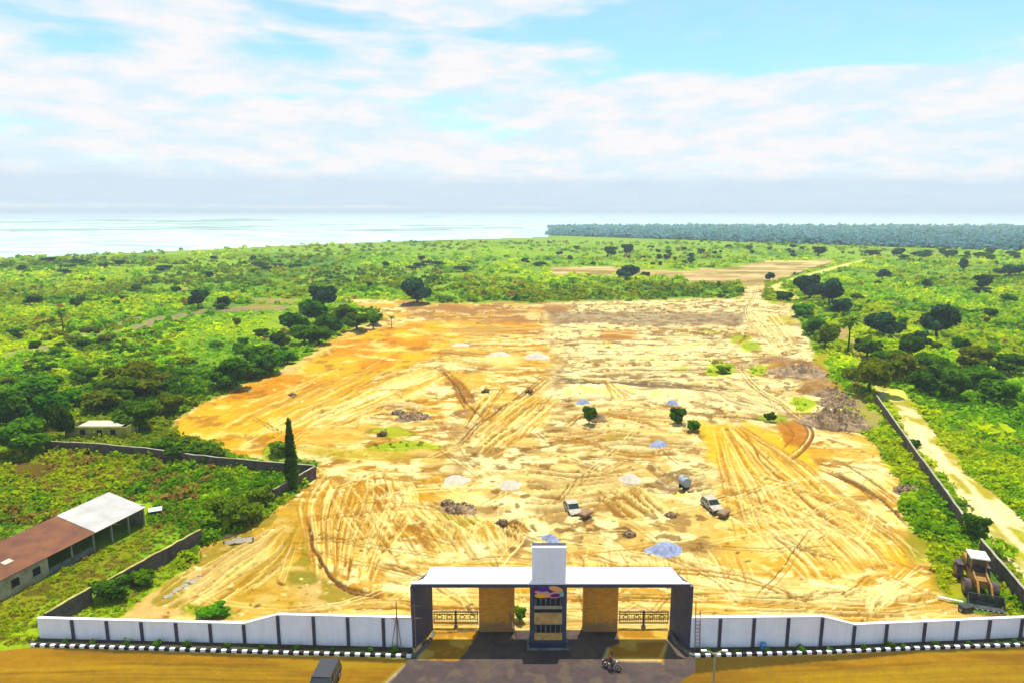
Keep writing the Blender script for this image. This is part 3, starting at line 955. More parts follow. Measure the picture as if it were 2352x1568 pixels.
# single vehicles have crossed the sand in every direction: twin wheel tracks
tr = random.Random(88)
for k in range(150):
    x, y = tr.uniform(650, 2050), 720 + 690 * tr.random() ** 0.8
    a, bend = tr.uniform(-0.9, 0.9) if tr.random() < 0.6 else tr.uniform(0, 6.28), tr.uniform(-0.06, 0.06)
    per = (y - 470) / 816
    step_ = 26 * per
    pl1, pl2 = [], []
    for q in range(tr.randint(6, 16)):
        g_ = 7 * per
        pl1.append((x - math.sin(a) * g_, y + math.cos(a) * g_ * 0.5))
        pl2.append((x + math.sin(a) * g_, y - math.cos(a) * g_ * 0.5))
        x += math.cos(a) * step_
        y += math.sin(a) * step_ * 0.5
        a += bend
    c = tr.choice([RUT, RUTD, SANDW, SANDL, RUT])
    for pp in (pl1, pl2):
        pp = [p_ for p_ in pp if 700 < p_[1] < 1430]
        if len(pp) > 2 and min(poly_in(p_) for p_ in pp):
            stroke(pp, tr.uniform(1.3, 2.4), c, tr.uniform(0.4, 0.8), -0.08 if c[0] < .6 else 0.05, wob=1.0)
# scattered small divots and clods, their shading partly put into the soil colour
rr = random.Random(5)
k = 0
while k < 1500:
    x, y = rr.uniform(380, 2180), 700 + 730 * rr.random() ** 0.8
    ci, ri = int((x - pxs[0]) / STEP), int((pys[0] - y) / STEP)
    if not (0 <= ri < R_ and 0 <= ci < C_) or site[ri, ci] < 0.5:
        k += 0.2
        continue
    k += 1
    s = rr.uniform(1.0, 4.2) * (y - 470) / 700
    darkc = rr.random() < 0.5
    blob(x, y, s * rr.uniform(1, 2.6), s * 0.8, rr.choice([RUT, RUTD, (0.34, 0.28, 0.08)]) if darkc else rr.choice([SANDL, SANDW]), rr.uniform(0.4, 0.9),
         rot=rr.uniform(-0.5, 0.5), dz=-0.1 if darkc else 0.12, soft=0.6, warp=0.3)

# --- dirt track outside the right-hand wall, and the far road
trk = blur(poly([(1995, 880), (2085, 900), (2118, 955), (2170, 1020), (2235, 1095), (2352, 1190), (2620, 1420), (2620, 1620), (2440, 1475), (2352, 1352),
                 (2254, 1222), (2216, 1170), (2103, 1020), (2020, 912)], 0.5), 2)
paint(trk, (0.84, 0.71, 0.60), 1.0)
CLS[trk > 0.5] = 4
paint(trk * sstep(0.46, 0.58, fbm(WX / 4, WY / 9, 4, 61)), (0.50, 0.44, 0.03), 0.85)
paint(trk * sstep(0.56, 0.66, fbm(WX / 5 + 3, WY / 12, 4, 62)), (0.24, 0.30, 0.02), 0.45)
blob(2055, 905, 38, 14, SANDW, 0.95, warp=0.4, cls=4)
for (x, y, rx, ry, al) in ((1935, 770, 26, 20, 0.8), (1965, 800, 20, 26, 0.8), (1990, 850, 22, 40, 0.7), (1975, 930, 30, 30, 0.6), (2010, 965, 26, 30, 0.6)):
    blob(x, y, rx, ry, (0.64, 0.48, 0.34), al, warp=0.8, cls=4)
stroke(curve([(2110, 990), (2180, 1070), (2290, 1190), (2400, 1310)]), 10, (0.88, 0.76, 0.68), 0.8, fade=False, wob=1.5, cls=4)
stroke(curve([(2080, 960), (2130, 1040), (2230, 1170), (2352, 1330)]), 8, (0.86, 0.74, 0.56), 0.7, fade=False, wob=1.5, cls=4)
stroke(curve([(1985, 600), (1930, 612), (1860, 632), (1800, 650), (1770, 664)]), 22, (0.80, 0.72, 0.52), 0.95, fade=False, wob=0.3, cls=4, bald=True)
stroke(curve([(1770, 664), (1800, 672), (1835, 690)]), 22, (0.78, 0.70, 0.50), 0.9, fade=False, wob=0.3, cls=4, bald=True)
stroke(curve([(1920, 600), (1850, 622), (1790, 645), (1760, 655)]), 8, (0.06, 0.06, 0.05), 0.9, -0.6, fade=False, wob=0.3)
stroke(curve([(1265, 642), (1400, 646), (1590, 652)]), 7, (0.16, 0.14, 0.14), 0.7, fade=False, wob=0.6)

# --- front: verge, road, apron
PL_L = [(110, 1465), (945, 1483)]
verge = poly([(60, 1472), (110, 1462), (945, 1482), (952, 1500), (940, 1508), (640, 1500), (71, 1482)], 0.05) \
    + poly([(1583, 1484), (1885, 1478), (2352, 1458), (2620, 1440), (2620, 1470), (2352, 1482), (2100, 1489), (1898, 1499), (1596, 1506)], 0.05)
verge = np.clip(verge, 0, 1)
road = poly([(-260, 1530), (-100, 1505), (71, 1486), (300, 1492), (640, 1502), (945, 1511), (1000, 1512), (1560, 1512), (1596, 1508), (1898, 1501), (2100, 1491),
             (2352, 1484), (2620, 1468), (2620, 1710), (-260, 1710)], 0.05)
paint(road, (0.52, 0.29, 0.03))
paint(road * sstep(0.45, 0.65, fbm(WX / 9, WY / 1.6, 5, 71)), (0.66, 0.38, 0.05), 0.8)
paint(road * sstep(0.52, 0.66, fbm(WX / 12, WY / 1.0, 4, 73)), (0.34, 0.19, 0.03), 0.6)
paint(road * sstep(0.6, 0.7, fbm(WX / 14, WY / 1.3, 4, 75)), (0.62, 0.46, 0.26), 0.6)
HG[road > 0.5] *= 0
CLS[road > 0.5] = 2
family([(-100, 1530), (300, 1520), (700, 1525)], [(-100, 1600), (300, 1590), (880, 1600)], 24, [(0.36, 0.2, 0.03), (0.72, 0.48, 0.16), (0.6, 0.42, 0.2)], (1.5, 3.5), (0.3, 0.6), 0.03, 4, seed=40)
family([(1700, 1540), (2000, 1525), (2400, 1510)], [(1650, 1600), (2000, 1590), (2500, 1580)], 24, [(0.36, 0.2, 0.03), (0.72, 0.48, 0.16), (0.6, 0.42, 0.2)], (1.5, 3.5), (0.3, 0.6), 0.03, 4, seed=41)
edge_m = blur(poly([(71, 1486), (640, 1502), (945, 1511), (945, 1521), (640, 1511), (330, 1502), (150, 1494)], 0.2)
              + poly([(1596, 1508), (1898, 1501), (2100, 1491), (2352, 1484), (2352, 1490), (2100, 1500), (1900, 1515), (1700, 1535), (1580, 1545)], 0.2), 1)
paint(np.clip(edge_m, 0, 1), (0.12, 0.10, 0.09), 0.9)
apron = poly([(700, 1704), (880, 1570), (905, 1545), (945, 1508), (955, 1488), (1000, 1450), (1075, 1446), (1540, 1446), (1583, 1484), (1600, 1510), (1600, 1540), (1560, 1568), (1480, 1704)], 0.12)
CLS[apron > 0.5] = 3
paint(apron, (0.115, 0.085, 0.078))
paint(apron * sstep(0.5, 0.62, fbm(WX / 4, WY / 3, 4, 83)), (0.16, 0.12, 0.10), 0.6)
paint(apron * sstep(0.55, 0.62, fbm(WX / 1.2, WY / 1.2, 4, 84)), (0.20, 0.15, 0.09), 0.5)
sandL = poly([(985, 1452), (1100, 1447), (1076, 1490), (1052, 1516), (962, 1512), (975, 1482)], 0.25)
sandR = poly([(1420, 1448), (1535, 1448), (1530, 1480), (1524, 1526), (1515, 1516), (1392, 1512), (1402, 1488), (1425, 1478)], 0.2)
for m, s in ((sandL, 1), (sandR, 2)):
    paint(blur(m, 1), (0.56, 0.34, 0.05), 1.0)
    CLS[m > 0.5] = 1
paint(np.clip(blur(sandL + sandR, 1), 0, 1) * sstep(0.48, 0.6, fbm(WX / 1.6, WY / 1.6, 4, 85)), (0.76, 0.56, 0.22), 0.8)
for pts in ([(1392, 1511), (1515, 1514)], [(1400, 1490), (1392, 1511)], [(1515, 1514), (1530, 1480)], [(985, 1470), (962, 1508)], [(1440, 1472), (1530, 1470)]):
    stroke(pts, 4.5, (0.74, 0.56, 0.28), 0.9, fade=False)
stroke([(880, 1568), (905, 1545), (925, 1525)], 5, (0.62, 0.48, 0.28), 0.8, fade=False)
paint(verge, (0.10, 0.08, 0.05))
paint(verge * sstep(0.45, 0.6, fbm(WX / 1.4, WY / 0.8, 4, 88)), (0.10, 0.13, 0.03), 0.8)
CLS[verge > 0.5] = 5

# gentle relief everywhere, flat where things are built
flat = np.clip(verge + road + apron, 0, 1)
relief = (fbm(WX / 7, WY / 7, 4, 101) - 0.5) * 0.5 + (fbm(WX / 1.3, WY / 1.3, 3, 103) - 0.5) * 0.14
HG += relief * (1 - flat) * np.where(S > 0.5, 0.9, 0.6) * sstep(1500, 1440, PY)
HG *= 1 - flat * 0.8
# the land dips under the lagoon
shore = blur(poly([(-400, 612), (0, 591), (300, 579), (640, 563), (930, 552), (1258, 543), (1260, 520), (1500, 519), (2352, 517), (2800, 517), (2800, 1800), (-400, 1800)], 0.05), 1)
HG = np.maximum(HG, -0.3)
shore[pys > 1650] = 1
shore[:, -3:] = shore[:, -4:-3]
shore[:, :3] = shore[:, 3:4]
HG = HG * shore - 3.0 * (1 - shore)
bare = (np.isin(CLS, (1, 4)))[..., None] | ((CLS == 0) & (IMG[..., 0] > IMG[..., 1]))[..., None]
rd = (CLS == 2)[..., None]
bare = bare & (IMG[..., :1] > IMG[..., 1:2] * 1.08)
hard = (np.isin(CLS, (3, 5)))[..., None]
IMG = np.where(bare, np.clip(IMG, 0, 1) ** 1.5, IMG)
IMG = IMG * np.where(bare, np.array((0.72, 0.71, 0.42)), np.where(rd, np.array((0.36, 0.315, 0.01)), np.where(hard, np.array((0.52, 0.50, 0.50)), np.array((0.66, 0.68, 0.12))))) 
IMG = np.clip(IMG, 0.002, 0.95).astype(np.float32)

# assemble, with wide aprons of coarse cells so that the sheet runs on past the picture
def extend(A, kind):
    if kind == 'x':
        pad = [-9000., -3500., -1500., -700., -400.]
        pad2 = [2750., 3100., 3900., 5900., 11400.]
        w0 = np.array(pad, dtype=np.float32)
        w1 = np.array(pad2, dtype=np.float32)
        return w0, w1


w0, w1 = extend(None, 'x')
pxa = np.concatenate([w0, pxs, w1])
dists = np.array([0.5, 12, 24, 36], dtype=np.float32)
PXf, PYf = np.meshgrid(pxa, pys)
c_ = (784 - PYf) / 1600.0
t_ = -HC / (-ST + c_ * CT)
Xf = (PXf - 1176) / 1600.0 * t_
Yf = (CT + c_ * ST) * t_
Hf = np.pad(HG, ((0, 0), (5, 5)), mode='edge')
Cf = np.pad(IMG, ((0, 0), (5, 5), (0, 0)), mode='edge')
Kf = np.pad(CLS, ((0, 0), (5, 5)), mode='edge')
# beyond the surveyed columns the land is level; it still dips where the shore line says so
for c in list(range(5)) + list(range(len(pxa) - 5, len(pxa))):
    Hf[:, c] = np.where(Hf[:, c] < -0.5, -3.0, 0.0)
# near rows
Xn = np.stack([Xf[0] * 1.0 for d in dists])
Yn = np.stack([np.full_like(Xf[0], d) for d in dists])
Xf = np.vstack([Xn, Xf]); Yf = np.vstack([Yn, Yf])
Hf = np.vstack([np.zeros_like(Hf[:4]), Hf]); Hf[4:8] = 0.0; Cf = np.vstack([np.repeat(Cf[:1], 4, 0), Cf]); Kf = np.vstack([np.repeat(Kf[:1], 4, 0), Kf])
RR, CC = Xf.shape
VALL = np.stack([Xf, Yf, Hf], -1).reshape(-1, 3)
CALL = Cf.reshape(-1, 3)
idx = np.arange(RR * CC).reshape(RR, CC)
Q = np.stack([idx[:-1, :-1], idx[:-1, 1:], idx[1:, 1:], idx[1:, :-1]], -1).reshape(-1, 4)
QK = Kf[:-1, :-1].reshape(-1)
ground_mat('scrub_soil', 0.35, 3.0)
ground_mat('bare_sand', 0.30, 5.0, bump=0.9)
ground_mat('laterite_road', 0.25, 5.0)
ground_mat('asphalt_sheet', 0.35, 7.0, 0.85, 0.3)
ground_mat('track_soil', 0.22, 4.0)
ground_mat('verge_soil', 0.4, 8.0)
for kcls, nm, mt in ((0, 'ground', 'scrub_soil'), (1, 'cleared_earth', 'bare_sand'), (2, 'dirt_road', 'laterite_road'), (3, 'asphalt_apron', 'asphalt_sheet'),
                     (4, 'dirt_track', 'track_soil'), (5, 'verge', 'verge_soil')):
    f = Q[QK == kcls]
    u, inv = np.unique(f.ravel(), return_inverse=True)
    me = np_mesh(nm, VALL[u], inv.reshape(-1, 4), CALL[u], smooth=True)
    tag(link_mesh(nm, me, MATS[mt]), kind='structure')


def zat(x, y):
    """height of the ground sheet at a world point"""
    v = Vector((x, y, -HC))
    yc = v.y * CT - v.z * ST      # forward
    up = v.y * ST + v.z * CT
    if yc <= 0: return 0.0
    px, py = 1176 + 1600 * x / yc, 784 - 1600 * up / yc
    ci, ri = int((px - pxs[0]) / STEP + 0.5), int((pys[0] - py) / STEP + 0.5)
    if 0 <= ri < R_ and 0 <= ci < C_: return float(HG[ri, ci])
    return 0.0


def P(px, py, sink=0.0):
    v = G(px, py)
    return Vector((v.x, v.y, zat(v.x, v.y) - sink))


# lagoon
m = bpy.data.materials.new('lagoon_water')
m.use_nodes = True
t = m.node_tree
b = t.nodes['Principled BSDF']
b.inputs['Base Color'].default_value = (0.30, 0.42, 0.44, 1)
b.inputs['Roughness'].default_value = 0.4
b.inputs['Specular IOR Level'].default_value = 0.35
b.inputs['IOR'].default_value = 1.33
g = N(t, 'ShaderNodeNewGeometry')
mp = N(t, 'ShaderNodeMapping')
mp.inputs['Scale'].default_value = (0.006, 0.012, 1)
L(t, g.outputs['Position'], mp.inputs['Vector'])
nz = N(t, 'ShaderNodeTexNoise', i_Scale=2.0, i_Detail=6.0, i_Roughness=0.6)
L(t, mp.outputs[0], nz.inputs['Vector'])
mr = N(t, 'ShaderNodeMapRange')
mr.inputs['From Min'].default_value = 0.4
mr.inputs['From Max'].default_value = 0.7
L(t, nz.outputs[0], mr.inputs['Value'])
L(t, MIX(t, mr.outputs[0], (0.28, 0.37, 0.40), (0.68, 0.76, 0.79)), b.inputs['Base Color'])
bp = N(t, 'ShaderNodeBump', i_Strength=0.25, i_Distance=1.0)
n3 = N(t, 'ShaderNodeTexNoise', i_Scale=0.12, i_Detail=4.0)
L(t, g.outputs['Position'], n3.inputs['Vector'])
L(t, n3.outputs[0], bp.inputs['Height'])
L(t, bp.outputs[0], b.inputs['Normal'])
wv = [(-60000, 150, -0.4), (60000, 150, -0.4), (60000, 60000, -0.4), (-60000, 60000, -0.4)]
tag(link_mesh('water', np_mesh('water', wv, [[0, 1, 2, 3]]), m), kind='structure')


# weed mats and mud banks barely above the far lagoon
wr = random.Random(4)
for i in range(44):
    px, py = wr.uniform(-100, 620) if i < 34 else wr.uniform(500, 1200), wr.uniform(499, 530)
    c0 = G(px, py, 0)
    rx, ry = wr.uniform(50, 260) * (1 if py < 515 else 0.5), wr.uniform(60, 300) * (1 if py < 512 else 0.25)
    ph = [wr.uniform(0, 6.28) for _ in range(3)]
    pts = []
    for k in range(40):
        a = k / 40 * 2 * math.pi
        q = 1 + 0.25 * math.sin(2 * a + ph[0]) + 0.15 * math.sin(5 * a + ph[1]) + 0.08 * math.sin(9 * a + ph[2])
        pts.append((c0.x + rx * q * math.cos(a), c0.y + ry * q * math.sin(a)))
    if i == 0:
        WMB = MB()
    WMB.prism(pts, -0.9, -0.33 + 0.004 * i, axis='z')
tag(WMB.build('water_weed', pmat('water_weed', (0.26, 0.40, 0.30), 0.9, var=0.15, scale=0.01)), 'pale green mats of water weed far out on the lagoon', 'water weed', kind='stuff')


# ------------------------------------------------------------------ foliage
def leaf_cards(cent, nrm, size, r, aspect=1.0):
    """quads at cent (n,3) facing nrm, half-size size (n,)"""
    n = len(cent)
    up = r.normal(size=(n, 3))
    a = np.cross(nrm, up)
    a /= np.linalg.norm(a, axis=1, keepdims=True) + 1e-9
    b_ = np.cross(nrm, a)
    b_ /= np.linalg.norm(b_, axis=1, keepdims=True) + 1e-9
    s = size[:, None]
    j = r.uniform(0.6, 1.3, size=(n, 4, 1))
    V = np.stack([cent + (-a * aspect - b_) * s * j[:, 0], cent + (a * aspect - b_) * s * j[:, 1],
                  cent + (a * aspect + b_) * s * j[:, 2], cent + (-a * aspect + b_) * s * j[:, 3]], 1)
    F = np.arange(n * 4).reshape(n, 4)
    return V.reshape(-1, 3), F


def crown_mesh(name, lobes, n, leaf, seed, up=0.5, hollow=0.55):
    """leaf clumps spread through ellipsoid lobes [(cx,cy,cz,rx,ry,rz)]"""
    r = np.random.default_rng(seed)
    lobes = np.array(lobes, dtype=float)
    vol = lobes[:, 3] * lobes[:, 4] * lobes[:, 5]
    pick = r.choice(len(lobes), size=n, p=vol ** 0.7 / (vol ** 0.7).sum())
    d = r.normal(size=(n, 3))
    d /= np.linalg.norm(d, axis=1, keepdims=True)
    rad = hollow + (1 - hollow) * r.random(n) ** 0.6
    rad *= 1 + 0.22 * (vnoise(d[:, 0] * 3 + pick * 3.1 + 9, d[:, 1] * 3 + d[:, 2] * 2 + 5, seed) - 0.35)
    Lb = lobes[pick]
    cent = Lb[:, :3] + d * Lb[:, 3:] * rad[:, None]
    nr = d * 0.7 + r.normal(size=(n, 3)) * 0.55 + np.array([0, 0, up])
    nr /= np.linalg.norm(nr, axis=1, keepdims=True)
    V, F = leaf_cards(cent, nr, leaf * r.uniform(0.6, 1.4, n), r)
    tone = np.clip(0.5 + 0.9 * (vnoise(cent[:, 0] * 1.1 + seed, cent[:, 1] * 1.1 + cent[:, 2] * 1.3, seed + 3) - 0.5) + r.normal(size=n) * 0.16, 0, 1)
    col = np.repeat(tone, 4)[:, None] * np.ones((1, 3))
    return np_mesh(name, V, F, col)


def make_tree(name, h, w, seed, leafm, n=2600, leaf=0.24, trunk=0.3, kind='broad', zlow=0.3):
    """unit of metres: total height h, crown width w"""
    r = random.Random(seed)
    root = empty(name)
    tb = MB()
    base_z = -0.3
    fork = h * 0.42
    tb.path([(0, 0, base_z), (0.05 * w * r.uniform(-1, 1), 0.05 * w, fork * 0.6), (0.04 * w, 0, fork)], [trunk, trunk * 0.75, trunk * 0.6], 9)
    lobes = []
    nb = r.randint(9, 12)
    for i in range(nb):
        a = i / nb * 2 * math.pi + r.uniform(-0.4, 0.4)
        rr_ = w * 0.5 * r.uniform(0.42, 0.78)
        z = h * r.uniform(0.40, 0.86)
        tip = (math.cos(a) * rr_, math.sin(a) * rr_, z)
        midp = (tip[0] * 0.45, tip[1] * 0.45, fork + (z - fork) * 0.4)
        tb.path([(0.04 * w, 0, fork * r.uniform(0.75, 1)), midp, tip], [trunk * 0.45, trunk * 0.28, trunk * 0.1], 6)
        s = w * r.uniform(0.13, 0.25)
        lobes.append((tip[0], tip[1], z, s, s, s * 0.8 * h / w if h < w * 1.4 else s * 1.1))
    lobes.append((0, 0, h * 0.76, w * 0.22, w * 0.22, h * 0.2))
    lobes.append((w * 0.08, -w * 0.05, h * 0.5, w * 0.28, w * 0.28, h * zlow * 0.7))
    tb.build('trunk', MATS['bark'], root)
    me = crown_mesh('crown', lobes, n, leaf, seed)
    o = link_mesh('crown', me, MATS[leafm], root)
    return root


def set_leaf(root, mat):
    for c in root.children:
        if c.name.startswith('crown') or c.name.startswith('frond'):
            c.material_slots[0].link = 'OBJECT'
            c.material_slots[0].material = mat


leaf_mat('leaf_dark', (0.014, 0.055, 0.004), (0.10, 0.22, 0.008), 0.38)
leaf_mat('leaf_blue', (0.012, 0.045, 0.03), (0.06, 0.16, 0.06), 0.32)
leaf_mat('leaf_mid', (0.035, 0.12, 0.003), (0.13, 0.28, 0.003), 0.4)
leaf_mat('leaf_bright', (0.08, 0.20, 0.010), (0.22, 0.36, 0.015), 0.45)
leaf_mat('leaf_olive', (0.06, 0.10, 0.003), (0.22, 0.27, 0.003), 0.4)
leaf_mat('leaf_forest', (0.05, 0.15, 0.17), (0.15, 0.32, 0.33), 0.3)  # blue of the distant haze mixed into the leaf colours
leaf_mat('leaf_cover', (0, 0, 0), (0, 0, 0), 0.42, attr=True)

# --- shrub cover: a thick, uncountable layer over all green ground
TARGETX = []
cand = 118000
ux = rng.uniform(-620, 3050, cand)
uy = 556 + (1700 - 556) * rng.random(cand) ** 1.15
ci = ((ux - pxs[0]) / STEP).astype(int).clip(0, C_ - 1)
ri = ((pys[0] - uy) / STEP).astype(int).clip(0, R_ - 1)
gcol = IMG[ri, ci]
isv = (CLS[ri, ci] == 0) & ~NOVEG[ri, ci] & (shore[ri, ci] > 0.9) & (uy < 1480)
greeny = gcol[:, 1] > gcol[:, 0] * 0.95
green = isv & (greeny | (rng.random(cand) < 0.12))
thin_s = (CLS[ri, ci] != 0) & (CLS[ri, ci] != 2) & (CLS[ri, ci] != 3) & (CLS[ri, ci] != 5) & (gcol[:, 1] > gcol[:, 0] * 1.0) & (rng.random(cand) < 0.3)
# keep the farm yard and buildings clear
clear = ((np.abs(ux - 2243) < 62) & (np.abs(uy - 1362) < 62)) | ((ux < 345) & (uy > 1215 - (ux - 100) * 0.42 + 10) & (uy < 1385 - ux * 0.545) & (uy > 1150))
nA_ = nA[ri, ci]
keepp = rng.random(cand) < np.where(uy < 590, 0.3, np.where(uy < 640, 0.5, 0.80))
sel = (green & keepp & ~clear) | thin_s
ux, uy, gcol, nsel = ux[sel], uy[sel], gcol[sel], None
thin = thin_s[sel]
c_ = (784 - uy) / 1600.0
t_ = -HC / (-ST + c_ * CT)
sx, sy = (ux - 1176) / 1600.0 * t_, (CT + c_ * ST) * t_
sz = HG[ri[sel], ci[sel]]
pxm = t_ / 1600.0
n_s = len(sx)
size = np.clip(rng.lognormal(0, 0.4, n_s) * (0.30 + 5.5 * pxm), 0.25, 3.2)
size = np.where(thin, size * 0.4, size)
field_m = (ux > 420) & (ux < 700) & (uy > 700) & (uy < 850)
size = np.where(field_m, size * 0.55, size)
size = np.where((uy > 1200) & (ux < 420), size * 0.38, size)
zone = fbm(sx / 25, sy / 40, 4, 201)
zone2 = fbm(sx / 6 + 3, sy / 8, 3, 205)
tA, tB_, tC = np.array((0.04, 0.14, 0.001)), np.array((0.16, 0.36, 0.0)), np.array((0.42, 0.50, 0.0))
z = np.clip(zone * 0.6 + zone2 * 0.4 + rng.normal(size=n_s) * 0.07, 0, 1)
a1, a2 = sstep(0.28, 0.46, z)[:, None], sstep(0.42, 0.60, z)[:, None]
bc = (tA * (1 - a1) + tB_ * a1) * (1 - a2) + tC * a2
bc = bc * 0.85 + gcol * 0.3
big = fbm(sx / 90 + 7, sy / 110, 4, 233)
bc = bc * (0.55 + 0.8 * sstep(0.3, 0.65, big))[:, None] * np.where((uy > 1020) & (ux < 760), 1.25, np.where(uy > 900, 0.9, 1.0))[:, None]
rows = (ux > 60) & (ux < 430) & (uy > 735) & (uy < 860) & (np.sin(uy * 0.55 + ux * 0.05) > 0.2)
bc[rows] *= 0.45
brown = rng.random(n_s) < np.where((uy > 1040) & (ux < 500), 0.20, 0.02)
bc[brown] = (0.26, 0.16, 0.03)
VV, FF, LL, off = [], [], [], 0
for msk, K, l0, l1 in ((uy < 800, 12, 0.22, 0.42), ((uy >= 800) & (uy < 1000), 22, 0.15, 0.30), (uy >= 1000, 46, 0.09, 0.20)):
    q = np.where(msk)[0]
    nq = len(q)
    d = rng.normal(size=(nq, K, 3))
    d /= np.linalg.norm(d, axis=2, keepdims=True)
    d[..., 2] = np.abs(d[..., 2])
    rad = 0.5 + 0.6 * rng.random((nq, K))
    cent = np.stack([sx[q], sy[q], sz[q]], -1)[:, None, :] + d * (rad * size[q][:, None])[..., None] * np.array([1.0, 1.0, 0.75])
    nr = d * 0.6 + rng.normal(size=d.shape) * 0.6 + np.array([0, 0, 0.6])
    nr /= np.linalg.norm(nr, axis=2, keepdims=True)
    V, F = leaf_cards(cent.reshape(-1, 3), nr.reshape(-1, 3), (size[q][:, None] * rng.uniform(l0, l1, (nq, K))).ravel(), rng)
    lc = bc[q][:, None, :] * rng.uniform(0.75, 1.25, (nq, K, 1))
    VV.append(V); FF.append(F + off); LL.append(np.repeat(lc.reshape(-1, 3), 4, 0))
    off += len(V)
V, F, lc = np.vstack(VV), np.vstack(FF), np.vstack(LL)
cov_o = link_mesh('shrub_cover', np_mesh('shrub_cover', V, F, lc), MATS['leaf_cover'])
tag(cov_o, 'bright green low scrub and weeds covering the open land around the site', 'scrub', kind='stuff')

# --- far forest on the right horizon: one mass
nf = 15000
fx = rng.uniform(1258, 2640, nf)
ylow = 541 + np.clip((fx - 1258) / 1100, 0, 1.3) * 37
fy = 519 + (ylow - 519) * rng.random(nf) ** 0.8
okf = (fy > 519) & ~((fx < 1330) & (rng.random(nf) < 0.15))
fx, fy = fx[okf], fy[okf]
c_ = (784 - fy) / 1600.0
t_ = -HC / (-ST + c_ * CT)
X0, Y0 = (fx - 1176) / 1600.0 * t_, (CT + c_ * ST) * t_
nf = len(fx)
hgt = rng.uniform(2.5, 7.5, nf) * (1 + 0.5 * (rng.random(nf) < 0.06)) * (1 + 0.6 * (fbm(X0 / 60, Y0 / 60, 3, 611) - 0.4)) * sstep(1235, 1330, fx + rng.uniform(-25, 25, nf))
wid = rng.uniform(3.0, 9, nf)
K = 10
d = rng.normal(size=(nf, K, 3))
d /= np.linalg.norm(d, axis=2, keepdims=True)
d[..., 2] = np.abs(d[..., 2]) * 1.0
cent = np.stack([X0, Y0, hgt * 0.35], -1)[:, None, :] + d * np.stack([wid * .6, wid * .6, hgt * .6], -1)[:, None, :] * (0.6 + 0.4 * rng.random((nf, K, 1)))
nr = d * 0.7 + rng.normal(size=d.shape) * 0.4 + np.array([0, -0.1, 0.4])
nr /= np.linalg.norm(nr, axis=2, keepdims=True)
V, F = leaf_cards(cent.reshape(-1, 3), nr.reshape(-1, 3), (wid[:, None] * rng.uniform(0.16, 0.3, (nf, K))).ravel(), rng)
tn = np.clip(0.15 + 0.7 * (Y0[:, None] - 600) / 900 + rng.normal(0, 0.13, (nf, 1)) + rng.normal(0, 0.08, (nf, K)), 0, 1)  # tone lightens with distance: aerial haze painted into the crowns
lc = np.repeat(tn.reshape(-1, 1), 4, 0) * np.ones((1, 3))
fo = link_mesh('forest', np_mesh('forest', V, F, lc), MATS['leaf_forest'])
tag(fo, 'blue hazy belt of forest along the far shore on the right horizon', 'forest', kind='stuff')

# --- countable trees
protos = {
    'broad': make_tree('broad_tree', 7.0, 7.5, 1, 'leaf_dark', n=2600, leaf=0.27),
    'round': make_tree('round_tree', 6.0, 6.0, 2, 'leaf_mid', n=2200, leaf=0.25),
    'tall': make_tree('tall_tree', 9.0, 6.0, 3, 'leaf_dark', n=2600, leaf=0.27),
    'spread': make_tree('spreading_tree', 6.0, 9.5, 4, 'leaf_olive', n=3000, leaf=0.27),
    'bushy': make_tree('bush', 2.6, 3.4, 5, 'leaf_mid', n=1200, leaf=0.15, trunk=0.08, zlow=0.5),
}
pdim = {'broad': (7.0, 7.5), 'round': (6.0, 6.0), 'tall': (9.0, 6.0), 'spread': (6.0, 9.5), 'bushy': (2.6, 3.4)}
pname = {'broad': 'broad_tree', 'round': 'round_tree', 'tall': 'tall_tree', 'spread': 'spreading_tree', 'bushy': 'bush'}
used_p = set()


def put_tree(kind, px, py, wpx, hpx, leafm, label, cat='tree', group=None):
    p = P(px, py)
    s = mpp(py)
    hh, ww = pdim[kind]
    dep = math.atan2(HC, Vector((p.x, p.y)).length)
    sw = wpx * s / ww
    sh = hpx * s / (hh * math.cos(dep) + ww * 0.3 * math.sin(dep))
    pr = protos[kind]
    if kind not in used_p:
        used_p.add(kind)
        root = pr
        root.location = p
        root.rotation_euler = (0, 0, rnd.uniform(0, 6.28))
        root.scale = (sw, sw, sh)
    else:
        root = copy_tree(pr, loc=p, rz=rnd.uniform(0, 6.28), scale=(sw, sw, sh))
    for k_ in ('label', 'category', 'group'):
        if k_ in root: del root[k_]
    set_leaf(root, MATS[leafm])
    tag(root, label, cat, group)
    return root


